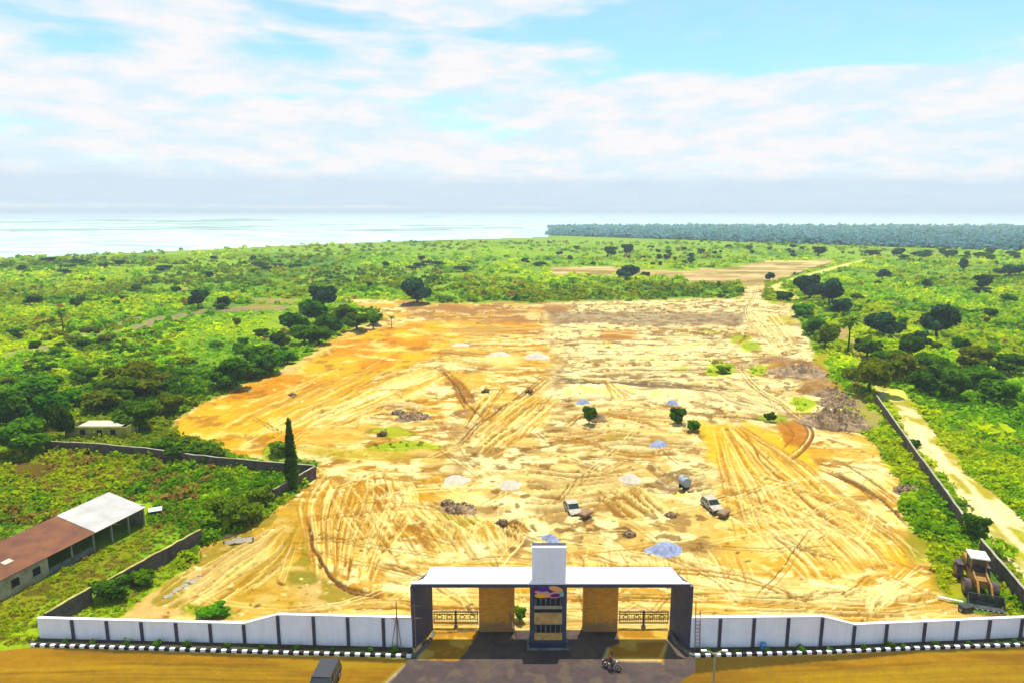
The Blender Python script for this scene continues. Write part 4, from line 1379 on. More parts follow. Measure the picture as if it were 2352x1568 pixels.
T = [
    # left
    ('broad', 958, 700, 74, 62, 'leaf_blue', 'big dark blue-green tree standing alone at the far left end of the cleared site'),
    ('tall', 742, 716, 56, 62, 'leaf_blue', 'tall dark tree at the corner where the green fields meet the far dirt strip'),
    ('broad', 455, 708, 46, 44, 'leaf_blue', 'dark pointed tree beside the bare garden strip on the far left'),
    ('round', 514, 708, 34, 28, 'leaf_blue', 'small dark tree just right of the pointed one by the garden strip'),
    ('round', 78, 700, 40, 24, 'leaf_dark', 'low dark tree near the left edge above the garden beds'),
    ('broad', 760, 770, 66, 52, 'leaf_dark', 'dark tree in the hedge north-west of the orange earth'),
    ('round', 700, 790, 66, 46, 'leaf_mid', 'mid green tree in the hedge left of the orange earth'),
    ('broad', 645, 800, 50, 40, 'leaf_dark', 'dark green tree behind the hedge of the orange earth'),
    ('round', 820, 762, 60, 38, 'leaf_mid', 'bushy green tree at the top end of the left hedge'),
    ('bushy', 862, 748, 44, 26, 'leaf_mid', 'low green bush at the tip of the hedge where the bare ground opens'),
    ('broad', 530, 892, 100, 74, 'leaf_dark', 'large very dark tree at the left edge of the orange earth'),
    ('round', 615, 858, 72, 48, 'leaf_dark', 'dark green tree just up the hedge from the very dark one'),
    ('round', 660, 836, 50, 34, 'leaf_mid', 'small green tree in the hedge beside the pale soil banks'),
    ('spread', 318, 900, 140, 70, 'leaf_olive', 'wide olive green tree in the field left of the orange earth'),
    ('round', 200, 880, 60, 40, 'leaf_mid', 'rounded green tree at the lower end of the market garden'),
    ('broad', 110, 985, 100, 92, 'leaf_dark', 'tall dark tree beside the yellow hut behind the old wall'),
    ('broad', 20, 990, 110, 100, 'leaf_dark', 'dark tree mass at the left edge above the old wall'),
    ('round', 52, 1045, 110, 86, 'leaf_mid', 'light green rounded tree at the left edge in front of the dark ones'),
    ('round', 318, 985, 92, 70, 'leaf_mid', 'green tree right behind the yellow hut'),
    ('round', 390, 950, 70, 50, 'leaf_olive', 'olive tree between the yellow hut and the orange earth'),
    ('round', 235, 945, 80, 50, 'leaf_olive', 'yellowish tree standing just above the yellow hut'),
    ('round', 170, 935, 60, 46, 'leaf_mid', 'green tree behind the hut to its left'),
    ('bushy', 365, 1040, 60, 34, 'leaf_mid', 'green bush growing over the old cross wall, left of three'),
    ('bushy', 425, 1055, 80, 44, 'leaf_dark', 'dark bush hanging over the middle of the old cross wall'),
    ('bushy', 490, 1062, 60, 36, 'leaf_dark', 'dark bush over the cross wall next to its right-hand bare stretch'),
    ('bushy', 640, 1045, 56, 34, 'leaf_bright', 'bright green bush just behind the cypress'),
    ('spread', 545, 1205, 110, 80, 'leaf_olive', 'brown-green thicket tree beside the gap in the left wall'),
    ('bushy', 600, 1165, 60, 50, 'leaf_olive', 'small olive bush between the thicket tree and the cypress'),
    ('bushy', 255, 1375, 90, 50, 'leaf_dark', 'dark green bush filling the corner behind the white wall on the left'),
    ('bushy', 330, 1340, 60, 36, 'leaf_mid', 'green bush at the foot of the old left wall'),
    ('bushy', 490, 1412, 70, 24, 'leaf_mid', 'low green bush directly behind the white wall on the left'),
    ('broad', 725, 745, 70, 60, 'leaf_dark', 'dark tree in the hedge just under the tall corner tree'),
    ('round', 790, 745, 60, 46, 'leaf_mid', 'green tree in the upper hedge right of the tall corner tree'),
    ('broad', 680, 765, 70, 50, 'leaf_dark', 'dark tree in the middle of the left hedge, set back from the sand'),
    ('round', 735, 790, 60, 40, 'leaf_mid', 'green hedge tree touching the pale soil bank'),
    ('round', 590, 840, 80, 52, 'leaf_mid', 'wide green tree behind the hedge above the very dark tree'),
    ('round', 575, 870, 60, 40, 'leaf_dark', 'dark small tree right of the very dark one by the orange earth'),
    ('broad', 80, 920, 120, 60, 'leaf_mid', 'broad green tree on the left edge behind the dark ones'),
    ('round', 270, 925, 90, 60, 'leaf_mid', 'green tree in the clump above the yellow hut, right of the yellowish tree'),
    ('broad', 150, 1010, 50, 90, 'leaf_dark', 'narrow dark tree beside the left end of the yellow hut'),
    # right
    ('broad', 1860, 690, 76, 60, 'leaf_blue', 'dark blue-green tree at the bend of the pale road'),
    ('tall', 1905, 705, 56, 66, 'leaf_blue', 'taller dark tree next to the pale road bend'),
    ('round', 1930, 726, 50, 42, 'leaf_blue', 'dark tree below the pair at the road bend'),
    ('round', 1800, 690, 40, 22, 'leaf_dark', 'small dark tree at the top right corner of the cleared site'),
    ('round', 1842, 728, 50, 30, 'leaf_mid', 'green tree on the right edge of the site under the road bend'),
    ('round', 1870, 770, 56, 44, 'leaf_mid', 'mid green tree along the right edge of the site'),
    ('broad', 1895, 800, 60, 60, 'leaf_olive', 'grey-olive tree beside the dirt path on the right edge of the site'),
    ('broad', 2030, 775, 94, 58, 'leaf_blue', 'wide dark tree in the green field right of the tall palm'),
    ('broad', 2152, 775, 84, 80, 'leaf_blue', 'largest dark tree in the field on the right'),
    ('round', 2112, 800, 46, 42, 'leaf_blue', 'small dark tree touching the largest dark tree on the right'),
    ('round', 2205, 800, 40, 26, 'leaf_dark', 'low dark tree just right of the largest dark tree'),
    ('spread', 2000, 905, 130, 96, 'leaf_olive', 'large olive tree at the far end of the right boundary wall'),
    ('round', 2075, 870, 90, 60, 'leaf_olive', 'olive tree right of the large one by the wall end'),
    ('broad', 2120, 905, 70, 60, 'leaf_dark', 'dark tree between olive trees on the right'),
    ('broad', 2185, 915, 70, 62, 'leaf_dark', 'dark crowned tree near the pale clearing on the right'),
    ('round', 2250, 890, 90, 52, 'leaf_mid', 'green tree on the right above the sloping scrub'),
    ('broad', 2320, 860, 80, 50, 'leaf_dark', 'dark tree near the right edge of the field'),
    ('broad', 2290, 925, 90, 60, 'leaf_mid', 'wide green tree in the woodland at the right, nearest the edge'),
    ('spread', 2150, 870, 100, 60, 'leaf_mid', 'wide leafy tree in the middle of the right-hand woodland'),
    ('round', 2040, 850, 70, 50, 'leaf_mid', 'green tree above the large olive tree at the wall end'),
    ('broad', 2235, 850, 80, 56, 'leaf_olive', 'olive green tree above the dark crowned one on the right'),
    ('tall', 2085, 825, 50, 56, 'leaf_dark', 'upright dark tree between the dirt path and the woodland on the right'),
    ('round', 1990, 820, 60, 44, 'leaf_mid', 'green tree just right of the tall palm'),
    ('tall', 2212, 626, 18, 34, 'leaf_blue', 'narrow dark tree alone in the far right field'),
    ('round', 2255, 668, 38, 38, 'leaf_blue', 'round dark tree below the narrow one in the far right field'),
    ('spread', 2318, 636, 62, 30, 'leaf_blue', 'wide flat dark tree near the right edge in the far field'),
    ('round', 1880, 588, 30, 22, 'leaf_blue', 'round dark tree in the meadow beyond the bare far strip'),
    ('broad', 1440, 642, 56, 34, 'leaf_blue', 'dark tree standing on the far bare strip'),
    ('round', 1402, 590, 30, 24, 'leaf_blue', 'left dark tree of the pair above the far bare strip'),
    ('round', 1440, 588, 28, 28, 'leaf_blue', 'right dark tree of the pair above the far bare strip'),
    ('round', 1482, 640, 22, 16, 'leaf_blue', 'small bush-like tree right of the one on the far bare strip'),
    ('round', 1768, 645, 22, 20, 'leaf_blue', 'small dark tree where the site road meets the far bare strip'),
    ('bushy', 2236, 1232, 66, 56, 'leaf_dark', 'dark green bush breaking the right boundary wall'),
    ('bushy', 2096, 1034, 34, 30, 'leaf_dark', 'small round bush on top of the right boundary wall'),
    ('round', 1353, 976, 34, 44, 'leaf_mid', 'round green tree on the sand, left one of the two in mid site'),
    ('round', 1557, 974, 38, 42, 'leaf_dark', 'round dark green tree on the sand, right one of the two in mid site'),
    ('bushy', 1592, 990, 38, 26, 'leaf_mid', 'light green bush right beside the mid site tree'),
    ('bushy', 1768, 966, 28, 24, 'leaf_dark', 'small dark bush at the end of the ditch on the right side of the site'),
    ('bushy', 1660, 856, 40, 18, 'leaf_bright', 'bright low bush in the largest green patch of the far site'),
    ('bushy', 1193, 1428, 34, 40, 'leaf_bright', 'bright yellow-green bush between stone pillar and sign tower'),
]
for (kind, px, py, w, h, lf_, lb) in T:
    put_tree(kind, px, py, w, h, lf_, lb, 'bush' if kind == 'bushy' else 'tree')
# scattered dark trees over the far land
r5 = random.Random(77)
spots = []
for _ in range(24): spots.append((r5.uniform(0, 1260), r5.gauss(612, 7), r5.uniform(16, 40), r5.uniform(9, 15)))
for _ in range(12): spots.append((r5.uniform(0, 1250), r5.uniform(600, 680), r5.uniform(12, 26), r5.uniform(9, 16)))
for _ in range(26): spots.append((r5.uniform(1990, 2352), r5.gauss(590, 5), r5.uniform(12, 30), r5.uniform(8, 15)))
for _ in range(22): spots.append((r5.uniform(1270, 1900), r5.uniform(570, 598), r5.uniform(8, 18), r5.uniform(7, 12)))
for _ in range(16): spots.append((r5.uniform(1270, 1600), r5.uniform(590, 612), r5.uniform(8, 14), r5.uniform(9, 14)))
for _ in range(20): spots.append((r5.uniform(1960, 2352), r5.uniform(640, 880), r5.uniform(18, 40), r5.uniform(12, 24)))
for _ in range(24): spots.append((r5.uniform(0, 620), r5.uniform(690, 900), r5.uniform(18, 44), r5.uniform(12, 26)))
for (x, y, w, h) in spots:
    ci_, ri_ = int((x - pxs[0]) / STEP), int((pys[0] - y) / STEP)
    if CLS[ri_, ci_] != 0: continue
    if y < 690:
        put_tree(r5.choice(['broad', 'round', 'round']), x, y, w, h, r5.choice(['leaf_blue', 'leaf_blue', 'leaf_dark']),
                 'small dark tree dotted over the far green land, %s' % ('left of the site' if x < 1260 else 'right of the pale road' if x > 1940 else 'behind the bare strip'), 'tree',
                 'small dark trees of the far %s' % ('left' if x < 1260 else 'right' if x > 1940 else 'middle'))
    else:
        put_tree(r5.choice(['broad', 'round', 'bushy']), x, y, w, h, r5.choice(['leaf_dark', 'leaf_mid', 'leaf_mid', 'leaf_olive']),
                 'leafy tree rising out of the scrub in the %s field' % ('left' if x < 1200 else 'right'), 'tree', 'leafy trees in the %s field' % ('left' if x < 1200 else 'right'))

# cypress
root = empty('cypress_tree', P(672, 1128))
tag(root, 'tall thin dark green cypress at the corner of the old walls', 'cypress')
MB().tube((0, 0, -0.3), (0, 0, 6.5), 0.22, 0.05, 8).build('trunk', MATS['bark'], root)
Hc_ = 11.0
lobes = []
for i in range(16):
    f = i / 15
    rad = 0.30 + 0.72 * math.sin(math.pi * min(1, (f * 0.92 + 0.08)) ** 0.75) * (1 - 0.35 * f)
    lobes.append((0.05 * math.sin(i * 2.1), 0.05 * math.cos(i * 1.7), 0.6 + f * (Hc_ - 1.2), rad, rad, 0.75))
root2 = link_mesh('crown', crown_mesh('crown', lobes, 3200, 0.13, 61, up=0.2), MATS['leaf_dark'], root)


# palms
def make_palm(h, seed, n=17, fl=2.6):
    r = random.Random(seed)
    root = empty('palm_tree')
    tb = MB()
    pts = [(0.25 * math.sin(i * 0.5), 0.1 * i / 6, -0.2 + h * i / 6) for i in range(7)]
    tb.path(pts, [0.22, 0.19, 0.17, 0.16, 0.15, 0.15, 0.17], 8)
    tb.build('trunk', MATS['bark'], root)
    top = Vector(pts[-1])
    V, F, Cc = [], [], []
    for i in range(n):
        a = i / n * 2 * math.pi + r.uniform(-0.2, 0.2)
        e = r.uniform(0.0, 1.1)
        prev = None
        p = top.copy()
        dirv = Vector((math.cos(a) * math.cos(e), math.sin(a) * math.cos(e), math.sin(e)))
        side = Vector((-math.sin(a), math.cos(a), 0))
        for k_ in range(7):
            wd = 0.42 * math.sin(math.pi * (k_ + 0.6) / 7.5)
            q = [p - side * wd + Vector((0, 0, -0.35 * wd)), p, p + side * wd + Vector((0, 0, -0.35 * wd))]
            base = len(V)
            V += [tuple(v) for v in q]
            Cc += [(0.5 + 0.3 * (k_ % 2),) * 3] * 3
            if prev is not None:
                F += [(prev, prev + 1, base + 1, base), (prev + 1, prev + 2, base + 2, base + 1)]
            prev = base
            p = p + dirv * fl / 6
            dirv = (dirv + Vector((0, 0, -0.28))).normalized()
    link_mesh('crown', np_mesh('crown', V, F, Cc), MATS['leaf_dark'], root)
    return root


pal = make_palm(6.5, 3)
pspots = [(1945, 812, 1.45, 'tall dark-trunked palm beside the dirt path on the right edge of the site'),
          (145, 768, 1.15, 'dark palm rising above the garden beds on the far left'),
          (858, 756, 0.8, 'palm at the tip of the left hedge'),
          (900, 752, 0.6, 'small palm standing where the hedge ends at the bare ground'),
          (2175, 905, 0.8, 'palm among the dark trees on the right')]
for i, (px, py, s, lb) in enumerate(pspots):
    o = pal if i == 0 else copy_tree(pal)
    o.location = P(px, py)
    o.rotation_euler = (0, 0, i * 1.3)
    o.scale = (s, s, s)
    set_leaf(o, MATS['leaf_dark'])
    tag(o, lb, 'palm')


# ------------------------------------------------------------------ walls
def wall_run(name, pts, h, th, mat, label, cat='wall', coping=None, cop_h=0.12, piers=None, pier_mat=None, cw=0.12):
    """pts world XY; one thing with the wall body, coping and piers as parts"""
    root = empty(name, (pts[0][0], pts[0][1], 0))
    tag(root, label, cat)
    o0 = Vector((pts[0][0], pts[0][1], 0))
    hs = h if isinstance(h, (list, tuple)) else [h] * len(pts)

    def strip(z0s, z1s, t):
        bm = bmesh.new()
        n = len(pts)
        rows = []
        for i in range(n):
            p = Vector((pts[i][0], pts[i][1]))
            a = Vector((pts[max(0, i - 1)][0], pts[max(0, i - 1)][1]))
            c = Vector((pts[min(n - 1, i + 1)][0], pts[min(n - 1, i + 1)][1]))
            dd = (c - a).normalized()
            nn = Vector((-dd.y, dd.x)) * t / 2
            rows.append([bm.verts.new((p.x + nn.x * s - o0.x, p.y + nn.y * s - o0.y, z)) for s, z in ((1, z0s[i]), (1, z1s[i]), (-1, z1s[i]), (-1, z0s[i]))])
        for a, c in zip(rows[:-1], rows[1:]):
            for k_ in range(4):
                bm.faces.new((a[k_], a[(k_ + 1) % 4], c[(k_ + 1) % 4], c[k_]))
        bm.faces.new(rows[0][::-1])
        bm.faces.new(rows[-1])
        bmesh.ops.recalc_face_normals(bm, faces=bm.faces[:])
        me = bpy.data.meshes.new('w')
        bm.to_mesh(me)
        bm.free()
        return me

    link_mesh('wall_face', strip([-0.4] * len(pts), hs, th), mat, root)
    if coping is not None:
        link_mesh('coping', strip([z for z in hs], [z + cop_h for z in hs], th + cw), coping, root)
    return root


WW, SL = MATS['white_paint'], MATS['slate_paint']


def front_wall(side, posts, base, tops, label):
    """posts: survey columns of the pilasters; base(px) -> row of the foot; tops: [(px, height)]"""
    xs = [p[0] for p in tops]
    pts = [G(px, base(px)) for px in xs]
    root = wall_run('boundary_wall', [(p.x, p.y) for p in pts], [t_[1] for t_ in tops], 0.24, WW, label, coping=MATS['white_roof'], cop_h=0.07, cw=0.10)
    o0 = root.location
    first = None
    for px in posts:
        hh = np.interp(px, xs, [t_[1] for t_ in tops])
        p = G(px, base(px))
        q = G(px + 8, base(px + 8))
        ang = math.atan2(q.y - p.y, q.x - p.x)
        mb = MB()
        mb.box((0, 0, (hh - 0.06) / 2), (0.30, 0.32, hh - 0.06), bev=0.012)
        o = mb.build('pilaster', SL, root)
        # stands proud of the road-side face
        o.location = (p.x - o0.x + math.sin(ang) * 0.06, p.y - o0.y - math.cos(ang) * 0.06, 0)
        o.rotation_euler = (0, 0, ang)
    return root


bl = lambda px: 1463 + (px - 100) * (1484 - 1463) / 850.0
br_ = lambda px: float(np.interp(px, [1583, 1885, 2352, 2460], [1484, 1481, 1461, 1456]))
front_wall('l', [172, 251, 330, 409, 487, 564, 643, 724, 802, 883], bl, [(93, 2.05), (564, 2.0), (643, 3.0), (948, 3.0)],
           'white painted boundary wall with dark pilasters, left of the gate')
front_wall('r', [1650, 1727, 1805, 1882, 1957, 2031, 2118, 2192, 2266, 2340, 2415], br_, [(1584, 3.0), (1882, 3.0), (1957, 2.05), (2450, 2.05)],
           'white painted boundary wall with dark pilasters, right of the gate')


def old_wall(tops, h, label, mat='old_block', cop='pale_coping', jag=0.06):
    pts = []
    n = 6
    for a, c in zip(tops[:-1], tops[1:]):
        for k_ in range(n):
            f = k_ / n
            pts.append(G(a[0] + (c[0] - a[0]) * f, a[1] + (c[1] - a[1]) * f, h))
    pts.append(G(tops[-1][0], tops[-1][1], h))
    hs = [h + rnd.uniform(-jag, jag) for _ in pts]
    return wall_run('block_wall', [(p.x, p.y) for p in pts], hs, 0.24, MATS[mat], label, coping=MATS[cop], cop_h=0.06, cw=0.04)


pmat('yellowed_top', (0.50, 0.40, 0.12), 0.95, var=0.3, scale=0.8, col2=(0.24, 0.22, 0.05))
old_wall([(102, 1408), (208, 1349)], 1.9, 'nearest short run of old block wall with yellowed top, by the white wall on the left', cop='yellowed_top')
old_wall([(246, 1331), (300, 1302), (380, 1258), (460, 1215)], 1.9, 'middle run of old block wall with yellowed top, on the left', cop='yellowed_top')
old_wall([(626, 1124), (672, 1098), (724, 1070)], 1.8, 'pale topped run of block wall right beside the cypress')
old_wall([(102, 1013), (200, 1016), (334, 1028), (430, 1042), (527, 1052), (722, 1069)], 1.8, 'long dark block wall crossing from the yellow hut to the cypress')
old_wall([(2012, 905), (2060, 972), (2103, 1033), (2160, 1108), (2212, 1180)], 2.0, 'far run of the dark boundary wall along the dirt track on the right')
old_wall([(2254, 1237), (2300, 1290), (2352, 1351), (2440, 1452)], 2.1, 'near run of the dark boundary wall beside the wheel loader')


# ------------------------------------------------------------------ kerbs: black and white painted blocks
def kerb(pts):
    P_ = [G(*p) for p in pts]
    bm_ = MB()
    seg = 0
    for a, c in zip(P_[:-1], P_[1:]):
        dlen = (c - a).length
        n = max(1, round(dlen / 0.48))
        ang = math.atan2(c.y - a.y, c.x - a.x)
        for i in range(n):
            p = a + (c - a) * ((i + 0.5) / n)
            bm_.box((p.x, p.y, 0.10), (dlen / n - 0.02, 0.26, 0.30), rz=ang, bev=0.02, mi=seg % 2)
            seg += 1
    o = bm_.build('kerb', [MATS['white_paint'], MATS['black_paint']])
    tag(o, kind='structure')


kerb([(71, 1483), (355, 1491), (640, 1500), (945, 1508)])
kerb([(1596, 1507), (1750, 1503), (1898, 1499), (2100, 1490), (2352, 1482), (2460, 1478)])
# plain concrete kerbs sweeping into the gateway
for pts in ([(945, 1508), (962, 1498), (985, 1474), (997, 1452)], [(1538, 1452), (1556, 1480), (1580, 1500), (1596, 1507)]):
    cb = MB()
    cv = [G(*p) for p in curve(pts, 4)]
    for a, c in zip(cv[:-1], cv[1:]):
        ang = math.atan2(c.y - a.y, c.x - a.x)
        p = (a + c) / 2
        cb.box((p.x, p.y, 0.06), ((c - a).length + 0.05, 0.28, 0.22), rz=ang)
    tag(cb.build('kerb', MATS['concrete']), kind='structure')

# small plants in the verge
pb = None
plant_px = [150, 212, 290, 362, 430, 520, 600, 680, 765, 850, 905] + [1625, 1690, 1762, 1840, 1905, 1985, 2045, 2075, 2150, 2225, 2290, 2330]
for i, px in enumerate(plant_px):
    y = (bl(px) if px < 1200 else br_(px)) + 13
    p = G(px, y)
    s = rnd.uniform(0.12, 0.24)
    if i == 0:
        pb = link_mesh('verge_plant', crown_mesh('verge_plant', [(0, 0, 1.2, 1.9, 1.3, 1.2), (0.9, 0.3, 0.8, 1.2, 1, 0.8)], 420, 0.24, 71), MATS['leaf_dark'])
        o = pb
    else:
        o = pb.copy()
        COL.objects.link(o)
    o.location = p
    o.rotation_euler = (0, 0, rnd.uniform(0, 6))
    o.scale = (s, s, s)
    if px < 1200:
        tag(o, 'small dark plant in the bed in front of the left white wall', 'plant', 'plants in front of the left white wall')
    else:
        tag(o, 'small dark plant in the bed in front of the right white wall', 'plant', 'plants in front of the right white wall')

# ------------------------------------------------------------------ the gate
D0 = 58.6
gate = empty('entrance_gate', (XD(1262, D0), D0, 0))
tag(gate, 'estate entrance gate with flat white canopy, dark side walls and central sign tower', 'gate')
gx = gate.location.x
HT = hy(1337, D0)
HB = HT - 0.42


def gpl(px, py, h):
    v = G(px, py, h)
    return (v.x - gx, v.y - D0)


plan = [gpl(944, 1339, HT), gpl(1586, 1339, HT), gpl(1568, 1333, HT), gpl(1542, 1302, HT), gpl(988, 1302, HT), gpl(982, 1316, HT), gpl(973, 1328, HT), gpl(960, 1333, HT), gpl(945, 1334, HT)]
MB().prism([(x, y) for x, y in plan], HT - 0.10, HT, axis='z').build('canopy', MATS['white_roof'], gate)
inner = [(x * 0.9985, y + (0.01 if y < 1 else -0.02)) for x, y in plan]
MB().prism(inner, HB, HT - 0.102, axis='z').build('fascia', MATS['slate_paint'], gate)
for (fx0, fy0, fx1, fy1) in ((949, 1486, 992, 1446), (1583, 1486, 1540, 1446)):
    a, c = G(fx0, fy0), G(fx1, fy1)
    a.x -= gx; c.x -= gx; a.y -= D0; c.y -= D0
    mid = (a + c) / 2
    ang = math.atan2(c.y - a.y, c.x - a.x)
    MB().box((mid.x, mid.y, (HB - 0.3) / 2), ((c - a).length, 0.30, HB + 0.3 - 0.004), rz=ang).build('side_wall', SL, gate)
# stone pillars
DP = G(1140, 1450).y
for (x0, x1) in ((1100, 1182), (1340, 1420)):
    X0, X1 = XD(x0, DP, 3) - gx, XD(x1, DP, 3) - gx
    o = MB().box((0, 0, (HB - 0.3) / 2), (X1 - X0, 0.8, HB + 0.3 - 0.004), bev=0.02).build('stone_pillar', MATS['rough_stone'], gate)
    o.location = ((X0 + X1) / 2, DP - D0 + 0.4, 0)
    cap = MB().box((0, 0, 0), (X1 - X0 + 0.12, 0.92, 0.16)).build('pillar_cap', MATS['concrete'], o)
    cap.location = (0, 0, HB - 0.09)
# sign tower
PT = hy(1256, D0)
xa, xb = XD(1217, D0, 0) - gx, XD(1300, D0, 0) - gx
pyl = MB().box(((xa + xb) / 2, 0.45, HB / 2 - 0.15), (xb - xa, 1.1, HB + 0.3)).build('tower', SL, gate)
xm, wd = (xa + xb) / 2, xb - xa
xm2 = (XD(1222, D0, 8) + XD(1300, D0, 8)) / 2 - gx
w2 = (XD(1300, D0, 8) - XD(1222, D0, 8))
MB().box((xm2, 0.35, (HT + 0.002 + PT) / 2), (w2, 0.8, PT - HT - 0.004)).build('upper_block', MATS['white_paint'], pyl)
MB().box((xm2, 0.55, PT + 0.03), (w2 + 0.02, 0.45, 0.06)).build('roof_cap', MATS['slate_paint'], pyl)
FY = -0.10  # tower face


def hrow(y): return hy(y, D0 - 0.1)


def face_box(name, x0, x1, y0, y1, mat, out=0.03, rows=True, par=pyl):
    """panel on the tower face between survey columns and rows"""
    z1, z0 = hrow(y0), hrow(y1)
    zc = (z0 + z1) / 2
    X0, X1 = XD(x0, D0 - 0.1, zc) - gx, XD(x1, D0 - 0.1, zc) - gx
    return MB().box(((X0 + X1) / 2, FY - out / 2, zc), (X1 - X0, out, abs(z1 - z0))).build(name, mat, par)


face_box('emblem_panel', 1226, 1293, 1343, 1372, MATS['navy_paint'], 0.04)


def disc(name, cx, cy, rx, ry, mat, out, tilt=0.0):
    z = hrow(cy)
    X = XD(cx, D0 - 0.1, z) - gx
    sx_, sz_ = rx / 25.2, ry / 25.2 / 0.86
    prof = []
    for k_ in range(20):
        a = k_ / 20 * 2 * math.pi
        u, v = math.cos(a) * sx_, math.sin(a) * sz_
        prof.append((X + u * math.cos(tilt) - v * math.sin(tilt), z + u * math.sin(tilt) + v * math.cos(tilt)))
    return MB().prism(prof, FY - out, FY - 0.041, axis='y').build(name, mat, pyl)


for i, (nm, cx, cy, rx, ry, mt, tl) in enumerate((
        ('emblem_plum_shape', 1233, 1352, 8, 6, 'mark_plum', 0.1), ('emblem_pink_field', 1245, 1359, 18, 4, 'mark_pink', -0.08), ('emblem_purple_shape', 1249, 1351, 15, 5.5, 'mark_purple', 0.15),
        ('emblem_orange_shape', 1277, 1351, 17, 5.5, 'mark_orange', -0.25), ('emblem_gold_shape', 1243, 1366, 15, 5, 'mark_gold', 0.0), ('emblem_red_shape', 1257, 1366, 7, 4, 'mark_orange', 0.3),
        ('emblem_pink_ring', 1276, 1364, 17, 7, 'mark_pink', 0.15), ('emblem_plum_shape', 1276, 1365, 12, 4.2, 'mark_plum', 0.1), ('emblem_teal_shape', 1290, 1362, 5, 6, 'mark_teal', 0.2))):
    disc(nm, cx, cy, rx, ry, MATS[mt], 0.05 + i * 0.006, tl)
for (y0, y1, nm) in ((1373, 1389, 'upper_window'), (1435, 1451, 'lower_window')):
    f = face_box(nm, 1229, 1289, y0, y1, MATS['dark_void'], 0.02)
    zc = (hrow(y0) + hrow(y1)) / 2
    hh = abs(hrow(y0) - hrow(y1))
    for k_ in range(6):
        X = XD(1231 + k_ * 11.2, D0 - 0.1, zc) - gx
        MB().box((X, FY - 0.05, zc), (0.09 if k_ != 2 else 0.13, 0.06, hh)).build('window_bar', MATS['concrete'], f)
for (y0, y1) in ((1390, 1397), (1406, 1432), (1452, 1468)):
    face_box('tan_panel', 1227, 1291, y0, y1, MATS['tan_panel'] if y0 > 1400 else MATS['pale_coping'], 0.05)
face_box('gap_line', 1227, 1291, 1398, 1404, MATS['dark_void'], 0.02)
MB().box((xm, 0.45, 0.3), (wd + 0.12, 1.24, 0.6)).build('plinth', MATS['navy_paint'], pyl)
MB().box((xm, 0.45, 0.04), (wd + 0.5, 1.7, 0.12)).build('footing', MATS['concrete'], pyl)


# gates: two-leaf metal gate in each opening
def metal_gate(x0, x1, label):
    DG = G(1100, 1441).y
    X0, X1 = XD(x0, DG, 1), XD(x1, DG, 1)
    root = empty('metal_gate', ((X0 + X1) / 2, DG, 0))
    tag(root, label, 'gate')
    W = X1 - X0
    for s in (-1, 1):
        lf = MB()
        cx = s * W / 4
        w = W / 2 - 0.12
        for z in (0.55, 1.72, 0.95, 1.45):
            lf.box((cx, 0, z), (w, 0.05, 0.11 if z in (0.55, 1.72) else 0.06))
        for e in (-1, 1):
            lf.box((cx + e * w / 2, 0, 1.13), (0.06, 0.06, 1.25))
        for k_ in range(13):
            lf.box((cx - w / 2 + w * (k_ + 0.5) / 13, 0, 1.13), (0.035, 0.03, 1.15))
        leaf = lf.build('gate_leaf', MATS['dark_steel'], root)
        for k_ in range(2):
            cxx = cx + (k_ - 0.5) * w * 0.46
            sc = MB()
            for rr0 in (0.20,):
                for q in range(14):
                    a0, a1_ = q / 14 * 6.283, (q + 1) / 14 * 6.283
                    sc.tube((cxx + rr0 * math.cos(a0) * 1.3, -0.035, 1.2 + rr0 * math.sin(a0)), (cxx + rr0 * math.cos(a1_) * 1.3, -0.035, 1.2 + rr0 * math.sin(a1_)), 0.035, n=5)
            sc.build('scrollwork', MATS['dark_steel'], leaf)
    MB().box((0, 0, 0.9), (0.16, 0.14, 1.9)).build('centre_post', MATS['dark_steel'], root)
    MB().box((0, 0, 0.1), (0.4, 0.4, 0.35), bev=0.05).build('post_base', MATS['rubble_brown'], root)
    return root


metal_gate(995, 1099, 'low dark metal gate with scrollwork between the left side wall and left stone pillar')
metal_gate(1421, 1536, 'low dark metal gate with scrollwork between the right stone pillar and right side wall')

# scaffold poles, ladder and planks
sp_ = empty('wooden_scaffold', G(912, 1490))
tag(sp_, 'thin wooden scaffold poles standing before the wall at the left end of the gate', 'scaffold')
for nm, a, c, rr0 in (('pole', (0, 0.2, 0), (0, 0.35, 4.6), 0.05), ('pole', (-0.5, -0.1, 0), (0, 0.3, 3.4), 0.04), ('pole', (0.45, -0.1, 0), (0, 0.3, 3.4), 0.04),
                     ('crosspiece', (-0.5, 0.25, 3.0), (2.4, 0.05, 3.15), 0.04), ('crosspiece', (1.2, 0.1, 4.3), (2.3, 0.05, 4.4), 0.04), ('pole', (1.75, 0.0, 0), (1.7, 0.05, 4.7), 0.045)):
    MB().tube(a, c, rr0, n=6).build(nm, MATS['wood'], sp_)
ld = empty('wooden_ladder', G(1600, 1487))
tag(ld, 'wooden ladder leaning on the white wall at the right end of the gate', 'ladder')
for s in (-1, 1):
    MB().tube((s * 0.22, -0.25, 0), (s * 0.22, 0.22, 3.7 if s > 0 else 4.6), 0.045, n=6).build('rail', MATS['wood'], ld)
for k_ in range(10):
    z = 0.3 + k_ * 0.34
    y = -0.25 + 0.47 * z / 3.9
    MB().tube((-0.22, y, z), (0.22, y, z), 0.025, n=6).build('rung', MATS['wood'], ld)
pk_ = MB()
a = G(1182, 1470); 
pk_.box((0, 0, 0), (0.16, 0.05, 2.6))
o = pk_.build('plank', MATS['wood'])
o.location = (a.x - 0.15, a.y + 0.6, 1.15)
o.rotation_euler = (-0.55, -0.22, 0.2)
tag(o, 'long plank leaning against the left stone pillar', 'plank')


